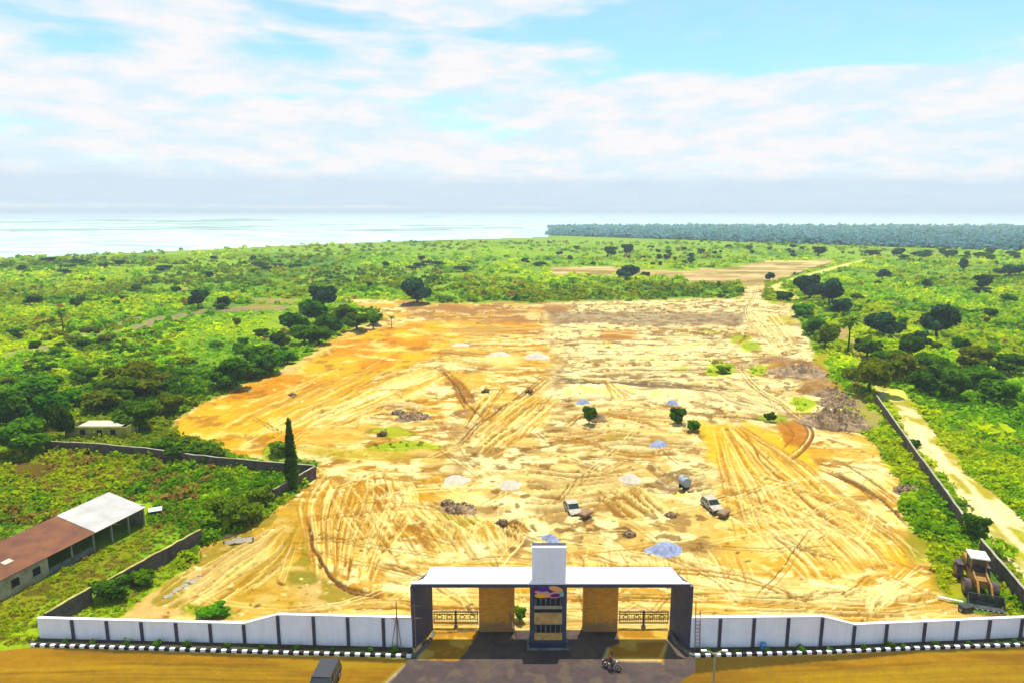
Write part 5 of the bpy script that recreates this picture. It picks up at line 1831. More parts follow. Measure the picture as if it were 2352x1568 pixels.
# ------------------------------------------------------------------ vehicles
def wheel(root, x, y, r, w, tyre='tyre', rim='steel'):
    t_o = MB()
    t_o.tube((-w / 2, 0, 0), (w / 2, 0, 0), r, n=20)
    o = t_o.build('wheel', MATS[tyre], root)
    o.location = (x, y, r)
    MB().tube((-w / 2 - 0.012, 0, 0), (w / 2 + 0.012, 0, 0), r * 0.58, n=14).build('rim', MATS[rim], o)
    return o


def make_car(name, paint_, L_=4.5, W_=1.85, H_=1.65, wag=True):
    """faces -y; origin on the ground"""
    root = empty(name)
    h0 = 0.32
    y0, y1 = -L_ / 2, L_ / 2
    belt = 0.62 * H_
    body = MB()
    prof = [(y0, h0), (y0 - 0.02, h0 + 0.30), (y0 + 0.10, belt - 0.14), (y0 + 1.15, belt - 0.02), (y1 - 0.15, belt), (y1, belt - 0.15), (y1, h0)]
    body.prism(prof, -W_ / 2, W_ / 2, bev=0.07)
    body.build('body', MATS[paint_], root)
    yb = y1 - 0.12 if wag else y1 - 0.8
    cab = MB()
    c0 = [(y0 + 1.10, belt - 0.05), (y0 + 1.75, H_ - 0.05), (yb - 0.30, H_ - 0.05), (yb, belt - 0.05)]
    cab.prism(c0, -W_ / 2 + 0.10, W_ / 2 - 0.10, bev=0.05)
    cab.build('cabin_glass', MATS['glass_dark'], root)
    rf = MB()
    rf.box((0, (y0 + 1.72 + yb - 0.28) / 2, H_ - 0.03), (W_ - 0.24, yb - 0.28 - y0 - 1.72 + 0.1, 0.09), bev=0.035)
    rf.build('roof', MATS[paint_], root)
    for s in (-1, 1):
        for (ya, za, yc2, zc2) in ((y0 + 1.12, belt, y0 + 1.76, H_ - 0.04), (yb - 0.02, belt, yb - 0.3, H_ - 0.04), (-0.1, belt, -0.05, H_ - 0.04)):
            MB().tube((s * (W_ / 2 - 0.09), ya, za), (s * (W_ / 2 - 0.13), yc2, zc2), 0.045, n=6).build('window_pillar', MATS[paint_], root)
    for s in (-1, 1):
        MB().box((s * (W_ / 2 - 0.30), y0 + 0.03, belt - 0.30), (0.34, 0.10, 0.16), bev=0.03).build('headlight', MATS['white_roof'], root)
        MB().box((s * (W_ / 2 - 0.16), y1 - 0.02, belt - 0.25), (0.16, 0.08, 0.26), bev=0.02).build('tail_light', MATS['bike_red'], root)
        MB().box((s * (W_ / 2 + 0.07), y0 + 1.35, belt + 0.05), (0.16, 0.10, 0.12), bev=0.03).build('mirror', MATS['black_paint'], root)
        for yy in (y0 + 0.85, y1 - 0.85):
            wheel(root, s * (W_ / 2 - 0.10), yy, 0.36, 0.24)
    MB().box((0, y0 - 0.02, h0 + 0.12), (W_ - 0.2, 0.12, 0.22), bev=0.03).build('bumper', MATS['black_paint'], root)
    MB().box((0, y0 + 0.0, belt - 0.32), (W_ * 0.45, 0.08, 0.14)).build('grille', MATS['dark_steel'], root)
    return root


car = make_car('parked_car', 'silver_paint', 4.5, 1.85, 1.62)
rc = G(746, 1534, 1.6)
car.location = (rc.x, rc.y - 0.55, 0)
car.rotation_euler = (0, 0, math.radians(-3))
tag(car, 'dark grey car with black windows on the dirt road at the bottom edge', 'car')

van = make_car('work_vehicle', 'dusty_cream', 3.6, 1.7, 1.4)
van.location = P(1315, 1172)
van.rotation_euler = (0, 0, math.radians(14))
tag(van, 'cream coloured utility vehicle on the sand, left one of the pair', 'vehicle')
v2 = copy_tree(van, loc=P(1635, 1168), rz=math.radians(14))
tag(v2, 'cream coloured utility vehicle on the sand, right one of the pair', 'vehicle')
for i, (px, py) in enumerate(((1345, 1188), (1662, 1184))):
    tb = MB()
    tb.prism([(-0.5, 0.35), (0.5, 0.35), (0.62, 0.8), (-0.62, 0.8)], -1.0, 1.0, bev=0.04)
    o = tb.build('barrow_body', MATS['rubble_brown'])
    root = empty('hand_cart', P(px, py), math.radians(50))
    o.parent = root
    o.name = 'tray'
    for s in (-1, 1): wheel(root, s * 0.55, 0.0, 0.34, 0.12)
    MB().tube((0, -0.5, 0.5), (0, -1.3, 0.6), 0.04, n=6).build('handle', MATS['dark_steel'], root)
    tag(root, 'small dark cart beside the %s cream vehicle on the sand' % ('left' if i == 0 else 'right'), 'cart')

# water bowser
tk = empty('water_tank', P(1571, 1122), 0.3, 0.72)
tag(tk, 'pale blue-grey tank on dark supports among spoil heaps on the sand', 'tank')
MB().tube((0, -1.1, 1.6), (0, 1.1, 1.6), 0.95, n=20).build('drum', MATS['tank_blue'], tk)
for yy in (-0.7, 0.7):
    MB().box((0, yy, 0.42), (1.5, 0.2, 0.9)).build('support', MATS['dark_steel'], tk)
MB().tube((0, 0, 2.5), (0, 0, 2.72), 0.22, n=12).build('lid', MATS['steel'], tk)
MB().tube((0.95, -0.8, 0.3), (0.95, -0.8, 2.2), 0.04, n=6).build('pipe', MATS['steel'], tk)

# wheel loader
la, lb_ = G(2224, 1318), G(2262, 1386)
ldr = empty('wheel_loader', P(2243, 1356), math.atan2(lb_.x - la.x, -(lb_.y - la.y)), 1.25)
tag(ldr, 'yellow wheel loader with raised white cab roof and dark bucket, parked by the right wall', 'loader')
S_ = 1.0
b_ = MB()
b_.prism([(-1.0, 0.75), (-1.0, 1.45), (0.2, 1.60), (2.6, 1.75), (3.0, 1.5), (3.0, 0.8)], -0.55, 0.55, bev=0.07)
b_.build('chassis', MATS['machine_yellow'], ldr)
MB().box((0, 2.35, 1.75), (1.15, 1.5, 0.55), bev=0.08).build('engine_cover', MATS['machine_yellow'], ldr)
MB().tube((-0.35, 2.3, 2.0), (-0.35, 2.3, 2.75), 0.06, n=8).build('exhaust', MATS['dark_steel'], ldr)
cabn = MB().box((0, 0.85, 2.2), (1.15, 1.25, 1.25), bev=0.06).build('cab', MATS['glass_dark'], ldr)
for sx_ in (-1, 1):
    for sy_ in (0.25, 1.45):
        MB().box((sx_ * 0.57, sy_, 2.2), (0.10, 0.10, 1.3)).build('cab_post', MATS['machine_yellow'], cabn)
MB().box((0, 0.80, 2.92), (1.45, 1.65, 0.14), bev=0.05).build('cab_roof', MATS['white_roof'], cabn)
for s in (-1, 1):
    wheel(ldr, s * 1.0, -0.75, 0.68, 0.45, 'dusty_tyre', 'machine_yellow')
    wheel(ldr, s * 1.0, 1.95, 0.72, 0.48, 'dusty_tyre', 'machine_yellow')
    MB().prism([(-0.2, 1.75), (-0.1, 1.95), (-1.6, 1.35), (-2.35, 0.65), (-2.45, 0.85), (-1.7, 1.6)], s * 0.48 - 0.07, s * 0.48 + 0.07).build('lift_arm', MATS['machine_yellow'], ldr)
    MB().box((s * 1.0, 1.95, 1.55), (0.5, 1.2, 0.07), bev=0.02).build('mudguard', MATS['dusty_tyre'], ldr)
bk = MB()
outer = [(-2.35, 0.95), (-2.25, 0.25), (-2.6, 0.02), (-3.25, 0.0), (-3.25, 0.05), (-2.62, 0.09), (-2.34, 0.30), (-2.42, 0.95)]
bk.prism(outer, -1.25, 1.25)
for s in (-1, 1):
    bk.prism([(-2.40, 0.95), (-2.25, 0.25), (-2.6, 0.02), (-3.25, 0.0)], s * 1.27 - 0.03, s * 1.27 + 0.03)
bko = bk.build('bucket', MATS['bucket_steel'], ldr)
for k_ in range(7):
    MB().box((-1.14 + k_ * 0.38, -3.3, 0.03), (0.09, 0.16, 0.05)).build('bucket_tooth', MATS['steel'], bko)
MB().box((0, 2.98, 1.1), (1.3, 0.2, 0.6), bev=0.04).build('counterweight', MATS['dark_steel'], ldr)
# white pole and a small dark trailer next to it
o = MB().tube((-1.05, 0.45, 0.35), (1.05, -0.45, 0.30), 0.11, n=10).build('white_pipe', MATS['white_roof'])
o.location = P(2182, 1381)
tag(o, 'white pipe lying on the weeds left of the loader bucket', 'pipe')
tr_ = empty('scrap_trailer', P(2218, 1402), 0.3)
tag(tr_, 'small dark scrap trailer left of the loader and behind the white wall', 'trailer')
MB().box((0, 0, 0.55), (1.2, 0.8, 0.25), bev=0.03).build('tray', MATS['dark_steel'], tr_)
for s in (-1, 1): wheel(tr_, s * 0.65, 0, 0.3, 0.15)
MB().tube((0, -0.4, 0.5), (0, -1.2, 0.45), 0.04, n=6).build('drawbar', MATS['dark_steel'], tr_)


# ------------------------------------------------------------------ motorcycle and rider
mc = empty('motorcycle', G(1405, 1536), math.radians(60))
tag(mc, 'dark red motorcycle at the front corner of the right sandy ramp', 'motorcycle')
for yy in (-0.62, 0.62):
    w = MB()
    for q in range(18):
        a0, a1_ = q / 18 * 6.283, (q + 1) / 18 * 6.283
        w.tube((0, yy + 0.27 * math.cos(a0), 0.31 + 0.27 * math.sin(a0)), (0, yy + 0.27 * math.cos(a1_), 0.31 + 0.27 * math.sin(a1_)), 0.05, n=6)
    w.tube((-0.05, yy, 0.31), (0.05, yy, 0.31), 0.08, n=8)
    for q in range(6):
        a0 = q / 6 * 6.283
        w.tube((0, yy, 0.31), (0, yy + 0.26 * math.cos(a0), 0.31 + 0.26 * math.sin(a0)), 0.01, n=4)
    w.build('wheel', MATS['tyre'], mc)
MB().prism([(-0.30, 0.68), (-0.28, 0.86), (0.02, 0.84), (0.08, 0.70)], -0.14, 0.14, bev=0.05).build('fuel_tank', MATS['bike_red'], mc)
MB().box((0, 0.36, 0.78), (0.26, 0.66, 0.11), bev=0.04).build('seat', MATS['black_paint'], mc)
MB().box((0, -0.02, 0.42), (0.26, 0.42, 0.30), bev=0.05).build('engine', MATS['steel'], mc)
MB().tube((0, -0.62, 0.31), (0, -0.38, 0.98), 0.035, n=8).build('fork', MATS['steel'], mc)
MB().tube((-0.34, -0.30, 1.02), (0.34, -0.30, 1.02), 0.02, n=6).build('handlebar', MATS['dark_steel'], mc)
MB().tube((0, -0.50, 0.90), (0, -0.42, 0.92), 0.09, n=12).build('headlight', MATS['white_roof'], mc)
MB().tube((0, 0.62, 0.31), (0, -0.05, 0.40), 0.03, n=6).build('swing_arm', MATS['steel'], mc)
MB().prism([(0.50, 0.62), (0.58, 0.70), (0.86, 0.60), (0.94, 0.42), (0.86, 0.54)], -0.08, 0.08).build('rear_mudguard', MATS['bike_red'], mc)
MB().tube((0.14, 0.10, 0.32), (0.16, 0.75, 0.36), 0.045, n=8).build('exhaust', MATS['steel'], mc)


def skin_body(verts, edges, radii, name, mat, parent):
    me = bpy.data.meshes.new(name)
    me.from_pydata(verts, edges, [])
    o = bpy.data.objects.new(name, me)
    COL.objects.link(o)
    md = o.modifiers.new('skin', 'SKIN')
    for i, r in enumerate(radii):
        v = me.skin_vertices[0].data[i]
        v.radius = (r, r) if isinstance(r, (int, float)) else r
        v.use_root = (i == 0)
    md2 = o.modifiers.new('sub', 'SUBSURF')
    md2.levels = 2
    md2.render_levels = 2
    dg = bpy.context.evaluated_depsgraph_get()
    dg.update()
    new = bpy.data.meshes.new_from_object(o.evaluated_get(dg))
    o.modifiers.clear()
    o.data = new
    new.materials.clear()
    new.materials.append(mat)
    for p in new.polygons: p.use_smooth = True
    if parent is not None: o.parent = parent
    return o


# seated rider: pelvis, spine, neck, head; legs astride; hands on the bars
PV = [(0, 0.20, 0.88), (0, 0.16, 1.10), (0, 0.08, 1.36), (0, 0.04, 1.50), (0, 0.01, 1.60), (0, 0.0, 1.72),
      (0.17, 0.07, 1.38), (0.25, -0.10, 1.18), (0.31, -0.27, 1.06), (-0.17, 0.07, 1.38), (-0.25, -0.10, 1.18), (-0.31, -0.27, 1.06),
      (0.13, 0.12, 0.86), (0.22, -0.20, 0.72), (0.21, 0.02, 0.34), (0.22, -0.14, 0.30), (-0.13, 0.12, 0.86), (-0.22, -0.20, 0.72), (-0.21, 0.02, 0.34), (-0.22, -0.14, 0.30)]
PE = [(0, 1), (1, 2), (2, 3), (3, 4), (4, 5), (2, 6), (6, 7), (7, 8), (2, 9), (9, 10), (10, 11), (0, 12), (12, 13), (13, 14), (14, 15), (0, 16), (16, 17), (17, 18), (18, 19)]
PR = [0.14, 0.14, 0.15, 0.065, 0.09, 0.10, 0.065, 0.05, 0.035, 0.065, 0.05, 0.035, 0.09, 0.07, 0.045, 0.04, 0.09, 0.07, 0.045, 0.04]
pe = empty('person', mc.location, math.radians(60))
tag(pe, 'rider in a reddish shirt and dark trousers sitting on the motorcycle', 'person')
skin_body(PV, PE, PR, 'body', MATS['skin'], pe)
# fingers curled round the grips
for s in (-1, 1):
    hb = MB()
    for k_ in range(4):
        x = s * (0.27 + k_ * 0.02)
        hb.path([(x, -0.27, 1.055), (x, -0.31, 1.05), (x, -0.325, 1.02), (x, -0.30, 0.995)], [0.010, 0.010, 0.009, 0.008], 6)
    hb.path([(s * 0.27, -0.27, 1.05), (s * 0.25, -0.29, 1.02), (s * 0.255, -0.31, 1.0)], [0.012, 0.011, 0.009], 6)
    hb.build('fingers', MATS['skin'], pe)
SV = [(0, 0.20, 0.92), (0, 0.16, 1.10), (0, 0.08, 1.37), (0.175, 0.07, 1.38), (0.23, -0.05, 1.24), (-0.175, 0.07, 1.38), (-0.23, -0.05, 1.24)]
skin_body(SV, [(0, 1), (1, 2), (2, 3), (3, 4), (2, 5), (5, 6)], [0.155, 0.16, 0.168, 0.08, 0.066, 0.08, 0.066], 'shirt', MATS['shirt_red'], pe)
TV = [(0, 0.20, 0.86), (0.13, 0.12, 0.86), (0.22, -0.20, 0.72), (0.21, 0.01, 0.38), (-0.13, 0.12, 0.86), (-0.22, -0.20, 0.72), (-0.21, 0.01, 0.38)]
skin_body(TV, [(0, 1), (1, 2), (2, 3), (0, 4), (4, 5), (5, 6)], [0.15, 0.105, 0.085, 0.06, 0.105, 0.085, 0.06], 'trousers', MATS['trouser_dark'], pe)
hr = MB()
tmp = bmesh.new()
bmesh.ops.create_uvsphere(tmp, u_segments=14, v_segments=8, radius=0.108)
bmesh.ops.delete(tmp, geom=[v for v in tmp.verts if v.co.z < -0.01], context='VERTS')
tmp.transform(Matrix.Translation((0, 0.01, 1.70)))
hr.merge(tmp, smooth=True)
hr.build('hair', MATS['black_paint'], pe)

# street lamp whose foot is just below the picture
lp = empty('street_lamp', G(1635, 1625))
tag(lp, 'white double-armed street lamp rising from the bottom edge right of the apron', 'street lamp')
LH = 5.0
MB().tube((0, 0, 0), (0, 0, LH), 0.10, 0.07, 10).build('pole', MATS['pale_coping'], lp)
MB().tube((0, 0, 0), (0, 0, 0.35), 0.17, 0.14, 10).build('base', MATS['concrete'], lp)
for s in (-1, 1):
    MB().path([(0, 0, LH - 0.15), (s * 0.35, 0.1, LH + 0.05), (s * 0.75, 0.2, LH + 0.10)], [0.05, 0.045, 0.04], 8).build('arm', MATS['pale_coping'], lp)
    MB().box((s * 0.85, 0.22, LH + 0.08), (0.45, 0.22, 0.10), bev=0.03).build('lamp_head', MATS['white_roof'], lp)

# blue bucket by the right wall
bb = MB()
bb.tube((0, 0, 0), (0, 0, 0.75), 0.30, 0.36, 16)
bb.tube((0, 0, 0.75), (0, 0, 0.80), 0.39, 0.39, 16)
o = bb.build('plastic_drum', MATS['blue_plastic'])
o.location = G(1752, 1490)
o.scale = (0.75, 0.75, 0.75)
tag(o, 'blue plastic drum in the bed before the right white wall', 'drum')

# ------------------------------------------------------------------ farm building, hut, shed
e1, e0 = G(330, 1163, 2.5), G(214, 1221, 2.5)
u_ = (e1 - e0).normalized()            # along the eave, away from the camera
b0_, b1_ = G(107, 1199, 3.7), G(235, 1140, 3.7)
nrm_ = Vector((-u_.y, u_.x, 0))
dep = ((b0_ - e0).dot(nrm_) + (b1_ - e1).dot(nrm_)) / 2
Lw = (e1 - e0).length
farm = empty('farm_building', (e0.x, e0.y, 0), math.atan2(u_.y, u_.x))
tag(farm, 'long low farm building with half rusty and half white sheet roof at the left edge', 'building')
rust_roof('rusty_sheet', (0.20, 0.07, 0.020), (0.11, 0.035, 0.015), 0.0, 2.2)
rust_roof('white_sheet', (0.50, 0.47, 0.43), (0.36, 0.34, 0.31), 0.0, 2.2)
LR = 16.0   # length of the rusty half


def slab(x0, x1, name, mat, z_off=0.0, par=None):
    bm = bmesh.new()
    c = [(x0, -0.35, 2.44), (x1, -0.35, 2.44), (x1, dep + 0.3, 3.76), (x0, dep + 0.3, 3.76)]
    lo_ = [bm.verts.new((x, y, z + z_off)) for x, y, z in c]
    hi_ = [bm.verts.new((x, y, z + 0.07 + z_off)) for x, y, z in c]
    bm.faces.new(hi_)
    bm.faces.new(lo_[::-1])
    for i in range(4):
        j = (i + 1) % 4
        bm.faces.new((lo_[i], lo_[j], hi_[j], hi_[i]))
    me = bpy.data.meshes.new(name)
    bm.to_mesh(me)
    bm.free()
    return link_mesh(name, me, mat, farm if par is None else par)


slab(0.0, Lw, 'white_roof', MATS['white_sheet'])
rr_o = slab(-LR, -0.03, 'rusty_roof', MATS['rusty_sheet'], -0.05)
wallm = MB()
wallm.box((-LR / 2 - 3.0, 0.0, 1.05), (LR - 6.0, 0.2, 2.7))          # cream front, windowed half
wallm.box((-LR / 2, dep, 1.6), (LR, 0.2, 4.0))
wallm.box((Lw / 2, dep, 1.6), (Lw, 0.2, 4.0))
wallm.box((-LR, dep / 2, 1.3), (0.2, dep - 0.2, 2.9))
wallm.box((Lw, dep / 2, 1.3), (0.2, dep - 0.2, 2.9))
wallm.box((-6.0, dep / 2, 1.2), (0.2, dep - 0.2, 2.7))
wallm.build('wall', MATS['cream_wall'], farm)
MB().box((-3.05, 0.02, 0.2), (5.8, 0.18, 1.3)).build('low_wall', MATS['concrete'], farm)
for x in (-3.0, -0.1, Lw * 0.33, Lw * 0.66, Lw - 0.15):
    MB().box((x, 0.02, 1.1), (0.16, 0.16, 2.68)).build('post', MATS['pale_coping'], farm)
for k_ in range(4):
    x = -7.4 - k_ * 2.4
    w = MB().box((x, -0.115, 1.35), (0.85, 0.05, 0.85)).build('window', MATS['dark_void'], farm)
    MB().box((x, -0.16, 0.88), (1.05, 0.14, 0.07)).build('sill', MATS['pale_coping'], w)
MB().box((-9.0, dep * 0.35, 2.44 + 1.32 * (dep * 0.35 + 0.35) / (dep + 0.65) + 0.06), (1.0, 0.7, 0.04), rx=math.atan2(1.32, dep + 0.65)).build('roof_patch', MATS['white_sand'], rr_o)

hut = empty('hut', G(212, 1012), math.radians(0))
tag(hut, 'low yellow walled hut with broken pale roof behind the old cross wall', 'hut')
sp = mpp(1012)
HW = 140 * sp
MB().box((0, 1.5, 0.9), (HW, 0.2, 2.4)).build('wall', MATS['yellow_wall'], hut)
for s in (-1, 1):
    MB().box((s * (HW / 2 - 0.1), 3.4, 0.9), (0.2, 3.6, 2.4)).build('wall', MATS['yellow_wall'], hut)
MB().box((0, 5.3, 0.9), (HW, 0.2, 2.4)).build('wall', MATS['yellow_wall'], hut)
MB().box((0.5, 3.4, 2.16), (HW * 0.72, 3.5, 0.09)).build('roof', MATS['white_sand'], hut)
for x in (-2.4, 0.6, 3.0):
    MB().box((x, 1.38, 1.2), (0.9, 0.06, 0.9)).build('opening', MATS['dark_void'], hut)
shed = empty('shed', P(358, 1182), math.radians(25))
tag(shed, 'tiny shed with a white lid-like roof in the grass right of the farm building', 'shed')
MB().box((0, 0, 0.35), (1.3, 0.8, 0.9)).build('wall', MATS['old_block'], shed)
MB().box((0, 0, 0.86), (1.6, 1.05, 0.09), rx=0.12, bev=0.02).build('roof', MATS['white_roof'], shed)


# ------------------------------------------------------------------ heaps
def heap(name, px, py, wpx, hm, mat, label, cat, seed=1, n=40, rough=0.035, aspect=0.8, group=None, rz=0.0, spiky=False):
    p = P(px, py)
    w = wpx * mpp(py) / 2
    r = random.Random(seed)
    rings, segs = (20 if spiky else 12), n
    V = [(0, 0, hm)]
    ph = [r.uniform(0, 6.28) for _ in range(6)]
    for i in range(1, rings + 1):
        f = i / rings
        for j in range(segs):
            a = j / segs * 2 * math.pi
            rr0 = w * f * (1 + 0.10 * math.sin(2 * a + ph[0]) + 0.07 * math.sin(3 * a + ph[1]) + 0.04 * math.sin(5 * a + ph[2]))
            zz = hm * (0.5 + 0.5 * math.cos(math.pi * f ** 1.15)) if not spiky else hm * (0.5 + 0.5 * math.cos(math.pi * f ** 0.85))
            zz += hm * rough * (r.uniform(-1, 1)) * (1 - f) * (1.0 if not spiky else 2.0)
            zz += hm * rough * 1.6 * math.sin(a * 2 + f * 5 + ph[3]) * f * (1 - f) * 2
            if spiky:
                xx, yy = rr0 * math.cos(a), rr0 * math.sin(a) * aspect
                lump_ = float(vnoise(np.array([xx * 0.9 + seed * 7.0]), np.array([yy * 0.9]), seed)[0]) * 0.9 + float(vnoise(np.array([xx * 3.1]), np.array([yy * 3.1 + seed]), seed)[0]) * 0.45
                zz = hm * (1 - f ** 2.2) * (0.15 + lump_)
            V.append((rr0 * math.cos(a), rr0 * math.sin(a) * aspect, zz if i < rings else -0.35))
    F3 = []
    bm = bmesh.new()
    vv = [bm.verts.new(v) for v in V]
    for j in range(segs):
        bm.faces.new((vv[0], vv[1 + j], vv[1 + (j + 1) % segs]))
    for i in range(rings - 1):
        for j in range(segs):
            a, b2 = 1 + i * segs + j, 1 + i * segs + (j + 1) % segs
            c, d2 = a + segs, b2 + segs
            bm.faces.new((vv[a], vv[c], vv[d2], vv[b2]))
    me = bpy.data.meshes.new(name)
    for f_ in bm.faces: f_.smooth = not spiky
    bm.to_mesh(me)
    bm.free()
    o = link_mesh(name, me, MATS[mat])
    o.location = (p.x, p.y, p.z - 0.05)
    o.rotation_euler = (0, 0, rz)
    tag(o, label, cat, group)
    return o


heap('gravel_pile', 1528, 1262, 92, 1.15, 'gravel_blue', 'largest blue-grey gravel mound, just behind the right half of the gate', 'gravel pile', 1)
heap('gravel_pile', 1514, 1021, 58, 1.1, 'gravel_blue', 'blue-grey gravel mound in the middle of the site below the green trees', 'gravel pile', 2)
heap('gravel_pile', 1264, 1236, 50, 0.7, 'gravel_blue', 'small blue-grey gravel mound right behind the sign tower', 'gravel pile', 3, rz=-0.5)
heap('gravel_pile', 1339, 927, 40, 1.1, 'gravel_blue', 'lilac-grey gravel mound above the left tree on the sand', 'gravel pile', 4)
heap('gravel_pile', 1544, 927, 40, 1.1, 'gravel_blue', 'lilac-grey gravel mound above the right tree on the sand', 'gravel pile', 5)
for i, (px, py, w, h, lb) in enumerate(((1148, 818, 50, 1.6, 'white sand heap, left of the two at the top of the central windrows'),
                                        (1232, 818, 50, 1.6, 'white sand heap, right of the two at the top of the central windrows'),
                                        (1046, 1098, 56, 1.1, 'white sand heap between the cypress fan and the middle of the site'),
                                        (1172, 1112, 50, 1.1, 'white sand heap in the middle of the site left of the pink soil'),
                                        (1448, 1098, 48, 1.1, 'white sand heap left of the blue-grey tank'),
                                        (1060, 790, 44, 1.3, 'pale heap beside the orange earth near the top of the site'))):
    heap('sand_heap', px, py + 3, w * 1.35, h * 0.8, 'white_sand', lb, 'sand heap', 20 + i, rough=0.06)
for i, (px, py, w, h, m_, lb, cat) in enumerate((
        (1922, 975, 140, 2.6, 'brush_heap', 'large grey-brown heap of cleared brush at the right edge of the site', 'brush heap'),
        (1925, 930, 80, 1.8, 'brush_heap', 'smaller brush heap just behind the large one on the right', 'brush heap'),
        (1835, 862, 120, 2.0, 'brush_heap', 'low brown spoil heap near the top right corner of the site', 'spoil heap'),
        (1905, 905, 80, 1.8, 'rubble_brown', 'brown spoil heap between the brush heaps', 'spoil heap'),
        (1055, 1170, 76, 0.9, 'rubble_brown', 'dark brown rubble heap above the yellow-green strip', 'rubble heap'),
        (1028, 1158, 30, 0.8, 'rubble_brown', 'small dark lump of rubble touching the left end of the lower rubble heap', 'rubble heap'),
        (950, 958, 84, 0.9, 'rubble_brown', 'dark brown rubble heap below the orange earth', 'rubble heap'),
        (915, 950, 30, 0.8, 'rubble_brown', 'small dark lump of rubble left of the upper rubble heap', 'rubble heap'),
        (1370, 965, 44, 1.3, 'rubble_brown', 'brown earth lump right beside the left tree on the sand', 'rubble heap'),
        (1445, 1228, 30, 0.6, 'rubble_brown', 'small brown earth lump behind the right half of the gate canopy', 'rubble heap'),
        (1540, 1185, 26, 0.5, 'rubble_brown', 'tiny dark clod pile between the two cream vehicles', 'rubble heap'),
        (2085, 1128, 60, 0.8, 'rubble_brown', 'dark debris strip beside the right boundary wall', 'rubble heap'),
        (955, 700, 70, 1.5, 'rubble_brown', 'dark earth heap at the foot of the lone tree at the far end', 'rubble heap'),
        (672, 912, 20, 0.7, 'rubble_brown', 'small dark stump-like clod in the orange earth', 'rubble heap'))):
    heap('debris_heap', px, py, w * 1.1, h * (1.15 if 'brush' in m_ else 0.8), m_, lb, cat, 40 + i, rough=0.28, spiky=True, n=54, aspect=0.75)
def add_twigs(o, w, h, seed):
    hm_ = max(v.co.z for v in o.data.vertices)
    me = crown_mesh('twigs', [(0, 0, hm_ * 0.15, w * 0.40, w * 0.30, hm_ * 0.95)], 500, 0.14, seed, up=0.3, hollow=0.8)
    link_mesh('twigs', me, MATS['brush_heap'], o)['kind'] = 'stuff'


for o in [q for q in COL.objects if q.get('category') in ('brush heap', 'rubble heap')]:
    add_twigs(o, max(v.co.x for v in o.data.vertices) * 2, 1, len(o.name) + 3)
# dead shrubs on the sand
ds = []
for i, (px, py, lb) in enumerate(((1117, 902, 'dead dark shrub on the left diagonal windrow'), (1217, 902, 'dead dark shrub on the right diagonal windrow'),
                                  (1153, 1203, 'dead dark shrub on the short windrow behind the gate'), (880, 1000, 'dead dark shrub left of the yellow-green strips'))):
    if i == 0:
        o = link_mesh('dead_shrub', crown_mesh('dead_shrub', [(0, 0, 0.5, 0.8, 0.5, 0.5), (-0.7, 0, 0.3, 0.5, 0.3, 0.25)], 160, 0.13, 91), MATS['rubble_brown'])
        ds = o
    else:
        o = ds.copy()
        COL.objects.link(o)
    o.location = P(px, py)
    tag(o, lb, 'shrub')
# stones along the lower left edge of the site and a white tarpaulin
for i in range(12):
    f = i / 11
    px, py = 385 + f * 75 + rnd.uniform(-4, 4), 1372 - f * 52 + rnd.uniform(-4, 4)
    r = random.Random(i)
    tmp = bmesh.new()
    bmesh.ops.create_icosphere(tmp, subdivisions=2, radius=1.0)
    for v in tmp.verts:
        v.co *= 1 + r.uniform(-0.18, 0.18)
        v.co.z *= 0.6
    mb = MB()
    mb.merge(tmp)
    s = r.uniform(0.18, 0.42)
    o = mb.build('boulder', MATS['pale_coping'])
    o.scale = (s * 1.3, s, s)
    o.location = P(px, py)
    tag(o, 'pinkish broken block in the row along the lower left edge of the site', 'boulder', 'broken blocks along the left edge')
tm = MB()
bm = bmesh.new()
grid = [[bm.verts.new((x * 0.45, y * 0.3, 0.28 + 0.12 * math.sin(x * 1.7 + y) - 0.02 * (abs(x) + abs(y)) ** 1.5)) for y in range(-3, 4)] for x in range(-4, 5)]
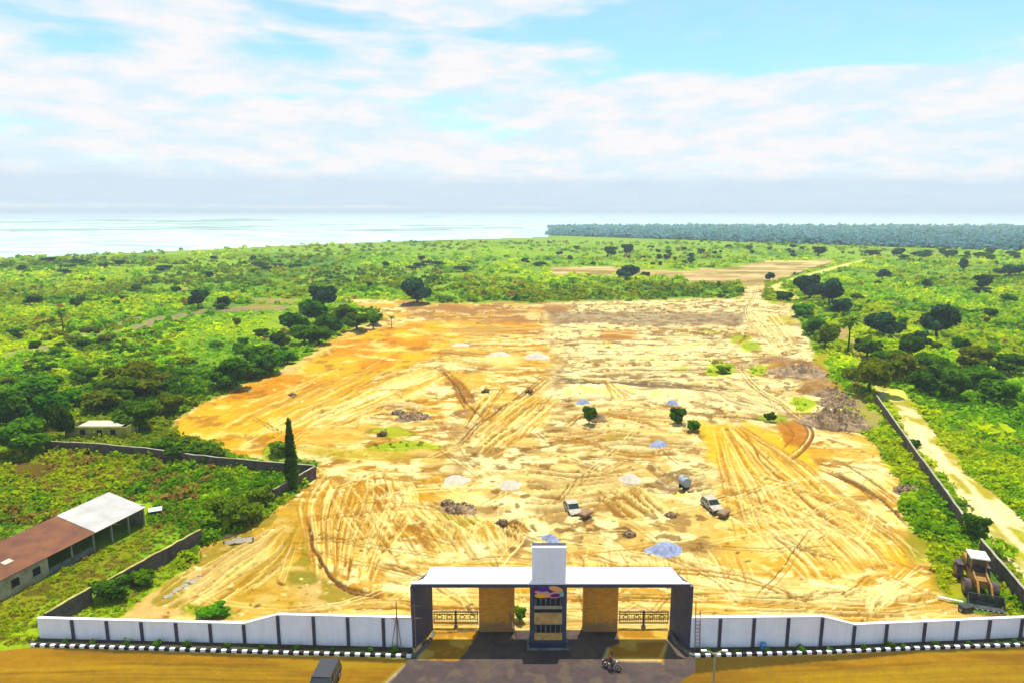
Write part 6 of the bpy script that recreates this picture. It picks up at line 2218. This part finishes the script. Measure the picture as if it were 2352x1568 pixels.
for i in range(8):
    for j in range(6):
        bm.faces.new((grid[i][j], grid[i + 1][j], grid[i + 1][j + 1], grid[i][j + 1]))
bmesh.ops.solidify(bm, geom=bm.faces[:], thickness=0.03)
tm.merge(bm, smooth=True)
o = tm.build('tarpaulin', MATS['white_sand'])
o.location = P(548, 1242)
o.rotation_euler = (0, 0, 0.3)
tag(o, 'crumpled white tarpaulin on the yellow ground by the left edge of the site', 'tarpaulin')

# labels of look-alikes in a row: by their order
ORD = ['first', 'second', 'third', 'fourth', 'fifth', 'sixth', 'seventh', 'eighth', 'ninth', 'tenth', 'eleventh', 'twelfth', 'thirteenth', 'fourteenth', 'fifteenth',
       'sixteenth', 'seventeenth', 'eighteenth', 'nineteenth', 'twentieth', 'twenty-first', 'twenty-second', 'twenty-third', 'twenty-fourth', 'twenty-fifth']
for grp, text in (('leafy trees in the left field', 'leafy tree in the left field scrub, %s from the left edge of the photo'),
                  ('leafy trees in the right field', 'leafy tree in the right field scrub, %s counting from the sand edge rightwards'),
                  ('plants in front of the left white wall', 'small dark plant before the left white wall, %s from the left end'),
                  ('plants in front of the right white wall', 'small dark plant before the right white wall, %s from the gate'),
                  ('broken blocks along the left edge', 'pinkish broken block by the lower left site edge, %s of its row')):
    mem = sorted([o for o in COL.objects if o.get('group') == grp], key=lambda o: o.location.x / max(o.location.y, 1))
    for k, o in enumerate(mem):
        if k < len(ORD): o['label'] = text % ORD[k]

# ------------------------------------------------------------------ haze
hz = MB()
hz.box((0, 15000, 30), (50000, 40000, 70))
m = bpy.data.materials.new('haze_air')
m.use_nodes = True
t = m.node_tree
t.nodes.clear()
pv = N(t, 'ShaderNodeVolumePrincipled')
pv.inputs['Color'].default_value = (0.80, 0.93, 1.0, 1)
pv.inputs['Density'].default_value = 0.00020
pv.inputs['Anisotropy'].default_value = 0.0
oo = N(t, 'ShaderNodeOutputMaterial')
L(t, pv.outputs[0], oo.inputs['Volume'])
hzo = hz.build('haze', m)
tag(hzo, 'thin pale blue haze over the land and lagoon', kind='stuff')
